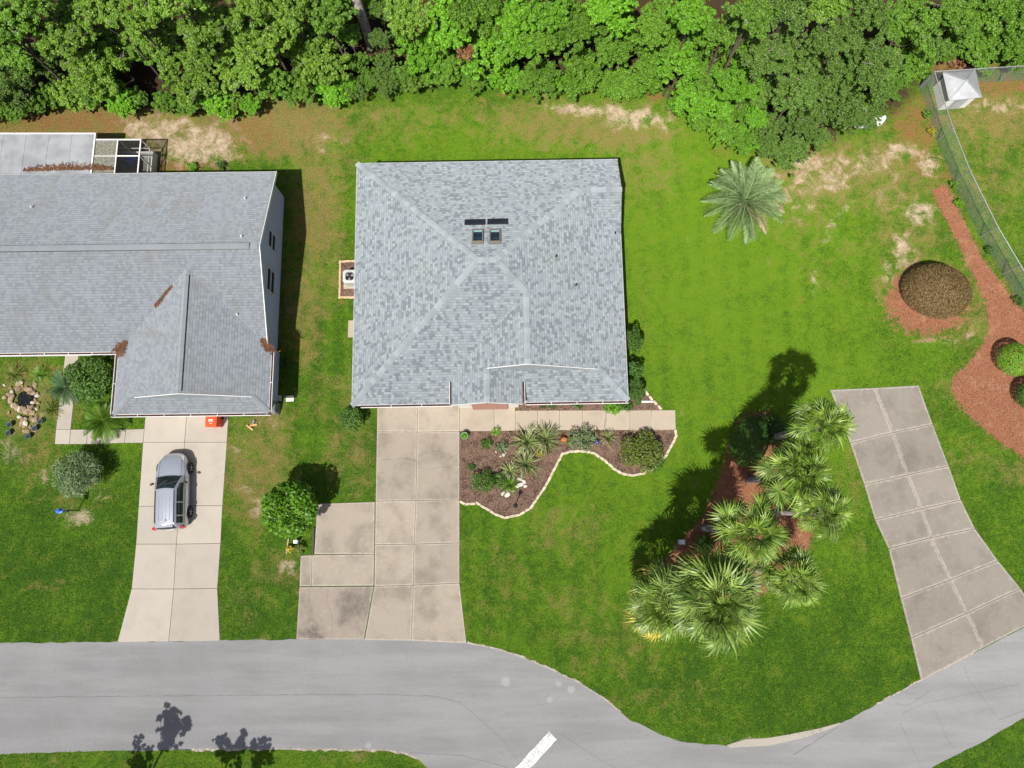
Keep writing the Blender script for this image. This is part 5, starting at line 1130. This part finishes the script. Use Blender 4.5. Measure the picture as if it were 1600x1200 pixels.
for i in range(len(ys_) - 1):
    y = (ys_[i] + ys_[i + 1]) / 2
    for j in range(nn_ - 1):
        jj = min(j, nn_ - 2 - j); sd = 'l' if j < nn_ // 2 else 'r'; key = 'roof'
        if jj >= ns and .06 < y < .73: key = 'windshield'
        elif jj >= ns and y < -1.80 and y > -1.97: key = 'rear_window'
        elif 1 <= jj <= ns - 3 and gz(y) > 1.16:
            if -.60 < y < .40: key = 'side_window' + sd + 'a'
            elif -1.30 < y < -.66: key = 'side_window' + sd + 'b'
            elif -1.70 < y < -1.37: key = 'side_window' + sd + 'c'
        cls.setdefault(key, []).append((i, j))
for key, cells in cls.items():
    mb = MB(); ids = {}
    def vid(i, j):
        if (i, j) not in ids: ids[i, j] = len(mb.v); mb.v.append(grid_[i][j])
        return ids[i, j]
    for i, j in cells: mb.f.append((vid(i, j), vid(i, j + 1), vid(i + 1, j + 1), vid(i + 1, j)))
    nm = 'side_window' if key.startswith('side') else key; mb.build(nm, M['paint_car'] if nm == 'roof' else M['car_glass'], car, True)
def panel(pts, name, material, parent=car, off=.0):
    return MB().add(pts, [tuple(range(len(pts)))]).build(name, material, parent)
MB().add([(x_, .80 - .1 * abs(x_), .985 - .02 * abs(x_)) for x_ in (-.68, -.34, 0, .34, .68)] + [(x_, .70 - .02 * abs(x_), 1.02 - .03 * abs(x_)) for x_ in (-.68, -.34, 0, .34, .68)], [(j, j + 1, j + 6, j + 5) for j in range(4)]).build('cowl', M['plastic_black'], car)
for sx in (-1, 1):
    MB().tube([(sx * .49, .0, 1.478), (sx * .495, -.8, 1.505), (sx * .49, -1.66, 1.485)], .018, 6).build('roof_rail', M['plastic_black'], car)
    mi = MB().tube([(sx * .80, .44, .98), (sx * .88, .42, 1.02), (sx * .99, .37, 1.02)], [.03, .07, .05], 8); mi.build('mirror', M['plastic_black'], car, True)
    panel([(sx * .44, 1.93, .63), (sx * .60, 1.84, .62), (sx * .70, 1.56, .80), (sx * .56, 1.68, .80)], 'headlight', M['lamp']).location.z = .012
    tl = MB().box((sx * .735, -1.94, .93), (.13, .13, .36), rz=sx * R(28)); tl.build('taillight', M['red_lamp'], car)
    for y_ in (.12, -.85): MB().box((sx * .852, y_ - .25, .80), (.03, .16, .035)).build('door_handle', M['paint_car'], car)
    for y_ in (1.2, -1.18):
        wo = MB(); vs = []; nseg = 28
        prof = [(.20, -.09), (.27, -.10), (.305, -.085), (.312, 0), (.305, .085), (.27, .10), (.20, .09)]
        for r_, x_ in prof: vs += [(x_, r_ * math.cos(2 * math.pi * j / nseg), r_ * math.sin(2 * math.pi * j / nseg)) for j in range(nseg)]
        wo.add(vs, [(i * nseg + j, i * nseg + (j + 1) % nseg, (i + 1) * nseg + (j + 1) % nseg, (i + 1) * nseg + j) for i in range(6) for j in range(nseg)])
        wh = wo.build('wheel', M['tyre'], car, True); wh.location = (sx * .79, y_, .312)
        rm = MB(); rm.add([(sx * .05, 0, 0)] + [(sx * .045, .20 * math.cos(2 * math.pi * j / 20), .20 * math.sin(2 * math.pi * j / 20)) for j in range(20)], [(0, 1 + j, 1 + (j + 1) % 20) for j in range(20)])
        rm.build('wheel_back', M['dark'], wh)
        rs = MB(); rs.tube([(sx * .06, 0, 0), (sx * .095, 0, 0)], .05, 10)
        for j in range(5): a = 2 * math.pi * j / 5; rs.bar((sx * .08, .03 * math.cos(a), .03 * math.sin(a)), (sx * .08, .2 * math.cos(a), .2 * math.sin(a)), .06, .025)
        rs.build('rim', M['rim'], wh)
        ar = MB(); vs = []
        for j in range(15): a = math.pi * (j / 14) ; vs += [(sx * (cw + .004), y_ + .335 * math.cos(a), .30 + .345 * math.sin(a)), (sx * (cw + .004), y_ + .39 * math.cos(a), .30 + .40 * math.sin(a))]
        ar.add(vs, [(2 * j, 2 * j + 1, 2 * j + 3, 2 * j + 2) for j in range(14)]); ar.build('wheel_arch', M['plastic_black'], car)
for x_ in (-.28, -.1, .1, .28): MB().box((x_, -.95, 1.515 - x_ * x_ * .12), (.012, 1.2, .012)).build('roof_rib', M['paint_car'], car)
MB().bar((.1, -1.5, 1.52), (.1, -1.62, 1.60), .02).build('antenna', M['plastic_black'], car)
MB().box((0, 1.985, .47), (.7, .06, .1)).build('grille', M['plastic_black'], car); MB().box((0, -2.045, .72), (.42, .03, .13)).build('number_plate', M['white'], car)
for sx in (-1, 1):
    for y_ in (.66, -.64, -1.34): MB().bar((sx * (cw + .002), y_, .35), (sx * (cw - .012), y_, .90), .008, .012).build('door_seam', M['plastic_black'], car)
    MB().bar((sx * .60, .72, .965), (sx * .58, 1.62, .80), .010, .010).build('hood_seam', M['plastic_black'], car)
for x_ in (-.3, .12): MB().bar((x_, .74, 1.0), (x_ + .38, .60, 1.075), .018, .012).build('wiper', M['plastic_black'], car)
MB().box((0, -1.83, 1.475), (.9, .16, .025)).build('spoiler', M['paint_car'], car)

# ------------------------------------------------------------------ bins, air conditioner, small things
p = at(329.5, 657, 1.03); bn = thing('wheelie_bin', 'orange red wheeled rubbish bin against the left garage', 'bin', (p.x, p.y, .035), R(2))
mb = MB(); mb.add([(sx * .23, sy * .25, 0) for sy in (-1, 1) for sx in (-1, 1)] + [(sx * .28, sy * .31, .95) for sy in (-1, 1) for sx in (-1, 1)], [(0, 2, 3, 1), (0, 1, 5, 4), (2, 6, 7, 3), (0, 4, 6, 2), (1, 3, 7, 5), (4, 5, 7, 6)]); mb.build('bin_body', M['orange'], bn)
ld = MB(); ld.prism([(-.29, -.30), (-.20, -.345), (.20, -.345), (.29, -.30), (.29, .33), (-.29, .33)], .955, .995); ld.box((0, 0, 1.005), (.46, .52, .03)); lid = ld.build('lid', M['orange'], bn)
lt = MB()
for x_ in (-.09, -.03, .03, .09): lt.box((x_, -.02, 1.024), (.026, .10, .004))
lt.box((0, .045, 1.026), (.23, .026, .004)); lt.box((0, -.15, 1.024), (.12, .02, .004)); lt.build('lid_print', M['white'], lid)
MB().tube([(-.25, .36, .92), (.25, .36, .92)], .018, 8).build('handle', M['plastic_black'], bn)
for sx in (-.24, .24): MB().tube([(sx - .03, .27, .12), (sx + .03, .27, .12)], .12, 14).build('wheel', M['plastic_black'], bn)
p = at(546, 431.5, .78); ac = thing('air_conditioner', 'grey air conditioner unit with round fan by the side wall', 'air conditioner', (p.x, p.y, 0), R(1))
MB().box((0, 0, .04), (.95, .95, .08)).build('pad', M['conc_walk'], ac)
bx_ = MB(); bx_.prism([(-.37, -.26), (-.26, -.37), (.26, -.37), (.37, -.26), (.37, .26), (.26, .37), (-.26, .37), (-.37, .26)], .08, .72); bx_.build('case', M['acmetal'], ac)
tp_ = MB(); vs = []; o8 = [(-.37, -.26), (-.26, -.37), (.26, -.37), (.37, -.26), (.37, .26), (.26, .37), (-.26, .37), (-.37, .26)]
for x_, y_ in o8: vs.append((x_, y_, .75)); 
for x_, y_ in o8: a = math.atan2(y_, x_); vs.append((.27 * math.cos(a), .27 * math.sin(a), .77))
for x_, y_ in o8: vs.append((x_, y_, .722))
tp_.add(vs, [(i, (i + 1) % 8, 8 + (i + 1) % 8, 8 + i) for i in range(8)] + [(16 + i, 16 + (i + 1) % 8, (i + 1) % 8, i) for i in range(8)]); tp_.build('top_plate', M['acmetal'], ac)
MB().lathe([(.265, .722), (.265, .73)], 24).build('fan_well', M['dark'], ac)
fb = MB()
for k in range(3):
    a = 2.094 * k + .5; fb.add([(.04 * math.cos(a), .04 * math.sin(a), .74), (.22 * math.cos(a - .42), .22 * math.sin(a - .42), .745), (.23 * math.cos(a + .3), .23 * math.sin(a + .3), .755)], [(0, 1, 2)])
fb.build('fan_blade', M['galv'], ac)
gr_ = MB()
for r_ in (.08, .14, .20, .26): gr_.tube([(r_ * math.cos(i * .3927), r_ * math.sin(i * .3927), .772) for i in range(17)], .004, 4, False)
gr_.build('grille', M['dark'], ac)
p = at(424, 636, .6); gc = thing('covered_grill', 'barbecue under a crumpled grey cover at the left house corner', 'grill', (p.x, p.y, 0), R(-8))
bm = bmesh.new(); bmesh.ops.create_cube(bm, size=1); bmesh.ops.subdivide_edges(bm, edges=bm.edges[:], cuts=5, use_grid_fill=True); g_ = random.Random(3)
for v_ in bm.verts:
    z = v_.co.z + .5; k = 1 - .22 * z ** 3; v_.co = Vector((v_.co.x * .62 * k + g_.uniform(-.02, .02), v_.co.y * .62 * k + g_.uniform(-.02, .02), z * .95 * (1 - .3 * (v_.co.x ** 2 + v_.co.y ** 2)) + g_.uniform(-.015, .015) * z))
me = bpy.data.meshes.new('cover'); bm.to_mesh(me); bm.free(); me.shade_smooth(); obj('cover', me, M['cover'], gc)
MB().box((0, 0, .04), (.5, .5, .08)).build('base', M['plastic_black'], gc)
b2 = at(393, 666)
for i, (u, v, ang, L_, lab) in enumerate(((391, 668, -35, .42, 'split log with pale cut side lying foremost on bare ground'), (397, 664, 10, .38, 'short log leaning on the pale split log'), (396, 661, 70, .3, 'greyish log piece behind the split log'))):
    p = at(u, v); o = thing('log', lab, 'log', (p.x, p.y, .055), R(ang)); MB().tube([(-L_ / 2, 0, 0), (L_ / 2, 0, .02)], [.06, .055], 9).build('log_wood', M['wood'] if i < 2 else M['cover'], o)
    MB().lathe([(.052, 0), (.05, .008)], 9).build('cut_end', M['edging'], o).matrix_local = Matrix.Translation((L_ / 2 - .002, 0, .02)) @ Matrix.Rotation(R(90), 4, 'Y')
p = at(726, 681, .25); o = thing('plant_pot', 'green glazed pot beside the driveway in the mulch bed', 'plant pot', (p.x, p.y, .02)); MB().lathe([(.11, 0), (.17, .25), (.2, .34), (.2, .37), (.165, .37), (.15, .3)], 18).build('pot', M['green_pot'], o, True); MB().lathe([(.15, .28), (.14, .3)], 14).build('soil', LM and M['soil'], o)
g = np.random.default_rng(2); q_, n_, t_ = cloud([(0, 0, .33, .14, .14, .06)], 90, g); obj('foliage', leaves(q_, n_, .08, .04, g, 'foliage', tint=t_), LM['lime'], o)
p = at(880, 685, .12); o = thing('plant_pot', 'terracotta pot tipped on its side in the mulch bed', 'plant pot', (p.x, p.y, .16), R(20)); o.rotation_euler.x = R(62); MB().lathe([(.10, -.16), (.15, .06), (.175, .08), (.175, .14), (.14, .14), (.125, .02)], 18).build('pot', M['clay'], o, True)
MB().lathe([(.125, .0), (.12, .03)], 14).build('soil', M['soil'], o)
p = at(933, 691, .2); o = thing('gazing_ball', 'small shiny blue ball ornament in the mulch bed', 'ornament', (p.x, p.y, .02)); MB().lathe([(.07, 0), (.05, .1), (.06, .12)], 12).build('stand', M['clay'], o); MB().lathe([(.03, .12), (.09, .16), (.115, .23), (.09, .3), (.03, .34)], 14).build('ball', M['blue'], o, True)
p = at(805, 790); o = thing('garden_lamp', 'black garden lamp post at the bed edge', 'lamp', (p.x, p.y, .02)); MB().tube([(0, 0, -.05), (0, 0, 1.1)], .028, 8).build('post', M['dark'], o); MB().lathe([(.06, 1.08), (.085, 1.15), (.085, 1.32), (.11, 1.33), (.04, 1.42), (.015, 1.46)], 12).build('lantern', M['dark'], o)
MB().lathe([(.09, 0), (.09, .03)], 12).build('base', M['dark'], o)
p = at(122, 798); o = thing('bird_feeder', 'blue topped bird feeder on a black pole on the left lawn', 'bird feeder', (p.x, p.y, 0)); MB().tube([(0, 0, -.1), (0, 0, 1.5)], .028, 8).build('pole', M['dark'], o); MB().lathe([(.13, 1.5), (.14, 1.53), (.05, 1.55), (.05, 1.7), (.11, 1.71), (.03, 1.78)], 12).build('feeder', M['blue_fab'], o); MB().box((.12, 0, 1.2), (.16, .1, .14)).build('suet_box', M['dark'], o)
MB().tube([(0, 0, 1.2), (.06, 0, 1.2)], .012, 6).build('bracket', M['dark'], o)
for u, v, lab in ((1066, 847, 'white utility box standing in the palm shade'), (461.5, 846.5, 'small white utility box under the round glossy tree')):
    p = at(u, v, .45); o = thing('utility_box', lab, 'utility box', (p.x, p.y, 0)); k = 1.25 if u > 1000 else .9
    MB().box((0, 0, .21), (.2 * k, .16 * k, .42)).build('case', M['white'], o); MB().box((0, 0, .44), (.23 * k, .19 * k, .04)).build('lid', M['white'], o)
p = at(491, 845); o = MB().box((0, 0, .06), (.07, 1.35, .12)).build('timber_edge', M['plastic_black']); o.location = (p.x - .02, p.y, .001); tag(o, 'dark timber edge along the parking pad under the tree', 'timber')
p = at(450, 853); o = MB().box((0, 0, .05), (.05, .75, .1)).build('timber_edge', M['edging']); o.location = (p.x, p.y, .001); o.rotation_euler.z = R(-4); tag(o, 'pale timber edge of the patch under the round tree', 'timber')
a_, b2 = at(1338, 194), at(1376, 188); o = thing('white_tub', 'white rounded tub half hidden under the dark green trees', 'tub', ((a_.x + b2.x) / 2, (a_.y + b2.y) / 2, 0), math.atan2(b2.y - a_.y, b2.x - a_.x))
loftb = [( x_, [(w_, .0), (w_ * .95, .2), (w_ * .7, .36), (0, .42)]) for x_, w_ in ((-.95, .10), (-.8, .30), (0, .40), (.6, .34), (.8, .24), (.88, .08))]
hull = loft(loftb, 'hull', M['white'], o, 2); hull.rotation_euler.z = R(-90); MB().box((0, 0, .025), (1.4, .6, .05)).build('base', M['white_dirty_lit'], o)

# ------------------------------------------------------------------ shed and chain link fence
he = 1.25; cr = [at(1473, 113, he), at(1524, 107, he), at(1534, 152, he), at(1483, 157, he)]; ctr = sum(cr, Vector()) / 4; sh = thing('shed', 'small white shed with a pyramid metal roof by the wire fence', 'shed', (ctr.x, ctr.y, 0)); ctr.z = 0
L_ = [c - ctr for c in cr]; top_ = Vector((0, 0, he + .42))
for i in range(4):
    a_, b2 = L_[i], L_[(i + 1) % 4]; MB().add([a_, b2, top_, a_ - Vector((0, 0, .03)), b2 - Vector((0, 0, .03))], [(0, 2, 1), (0, 1, 4, 3)]).build('roof_panel', M['shedroof'] if i < 2 else M['white_dirty_lit'], sh)  # sunlight put into the colour: sunlit south and west panels take the whiter material
    MB().bar(a_ + Vector((0, 0, .02)), top_ + Vector((0, 0, .02)), .09, .025).build('hip_cap', M['shedroof'], sh)
MB().prism([(c.x * .84, c.y * .84) for c in L_], 0, he + .04).build('wall', M['white'], sh)
m0, m1 = L_[3] * .84, L_[2] * .84; md_ = (m0 + m1) / 2; dd_ = (m1 - m0).normalized(); nn = Vector((dd_.y, -dd_.x, 0)); MB().box((md_.x + nn.x * .02, md_.y + nn.y * .02, .6), (.75, .04, 1.1), rz=math.atan2(dd_.y, dd_.x)).build('door', M['white_dirty_lit'], sh)
def fence(label, pts, h=1.5, step=2.4):
    P = W2(pts); root = thing('chain_link_fence', label, 'fence', (P[0].x, P[0].y, 0)); o_ = P[0]; wires = []
    for a_, b2 in zip(P, P[1:]):
        L = (b2 - a_).length; n = max(1, round(L / step)); d = (b2 - a_).normalized()
        for i in range(n + (1 if b2 is P[-1] else 0)):
            p = a_ + d * L * i / n - o_; MB().tube([(p.x, p.y, -.1), (p.x, p.y, h + .04)], .034, 8).build('post', M['galv'], root)
        MB().tube([a_ - o_ + Vector((0, 0, h)), b2 - o_ + Vector((0, 0, h))], .025, 8).build('top_rail', M['galv'], root)
        mb = MB(); sp = .11; k = int((L + h) / sp)
        for sg in (1, -1):
            for i in range(k):
                t0 = i * sp - h; u0, z0_, u1, z1_ = t0, 0, t0 + h, h
                if u0 < 0: z0_ -= u0; u0 = 0
                if u1 > L: z1_ -= u1 - L; u1 = L
                if u1 <= u0: continue
                if sg < 0: u0, u1 = L - u0, L - u1
                mb.bar(a_ - o_ + d * u0 + Vector((0, 0, z0_ + .03)), a_ - o_ + d * u1 + Vector((0, 0, min(z1_, h - .03) + .03)), .005)
        w_ = mb.build('wire_mesh', M['wire'], root); w_['kind'] = 'stuff'
fence('chain link fence running behind the small white shed', [(1436.5, 136), (1560, 128), (1700, 119)])
fence('chain link fence along the red mulch strip', [(1437, 138), (1464, 220), (1490, 286), (1531, 370), (1600, 488), (1660, 590)])

# ------------------------------------------------------------------ grass blades on the lawns
g = np.random.default_rng(21); n = 420000
xy = g.uniform((-33, -15), (34, 27.5), (n, 2)); x, y = xy[:, 0], xy[:, 1]
u, v = to_px(x, y); keep = (u > -60) & (u < 1660) & (v > 70) & (v < 1245)
xj, yj = x + g.normal(0, .03, len(x)), y + g.normal(0, .03, len(x))
for poly in EXCL + [[(p.x, p.y) for p in road_poly]]: keep &= ~inpoly(xj, yj, poly)
for poly in LEFT_BOX: keep &= ~inpoly(x, y, poly)
keep &= ~((x > HOUSE_BOX[0]) & (x < HOUSE_BOX[1]) & (y > HOUSE_BOX[2]) & (y < HOUSE_BOX[3]))
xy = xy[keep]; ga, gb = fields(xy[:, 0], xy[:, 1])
bare = np.clip(np.maximum(np.maximum(ga[:, 1] * 1.5, ga[:, 2] * .8), gb[:, 0]) + .25 * ga[:, 0], 0, 1)
k = g.uniform(0, 1, len(xy)) > bare * .92; xy, ga, gb = xy[k], ga[k], gb[k]; n = len(xy)
a = g.uniform(0, 6.283, n); hgt = g.uniform(.025, .08, n); lean = g.uniform(.02, .08, n); wd = g.uniform(.010, .022, n)
c_, s_ = np.cos(a), np.sin(a); z0 = np.zeros(n)
V = np.stack([np.stack([xy[:, 0] - s_ * wd, xy[:, 1] + c_ * wd, z0], 1), np.stack([xy[:, 0] + s_ * wd, xy[:, 1] - c_ * wd, z0], 1), np.stack([xy[:, 0] + c_ * lean, xy[:, 1] + s_ * lean, hgt], 1)], 1).reshape(-1, 3)
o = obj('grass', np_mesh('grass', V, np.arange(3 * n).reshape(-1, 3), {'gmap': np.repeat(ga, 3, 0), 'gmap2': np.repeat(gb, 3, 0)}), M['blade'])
tag(o, 'short mown grass of the lawns', 'grass', kind='stuff')
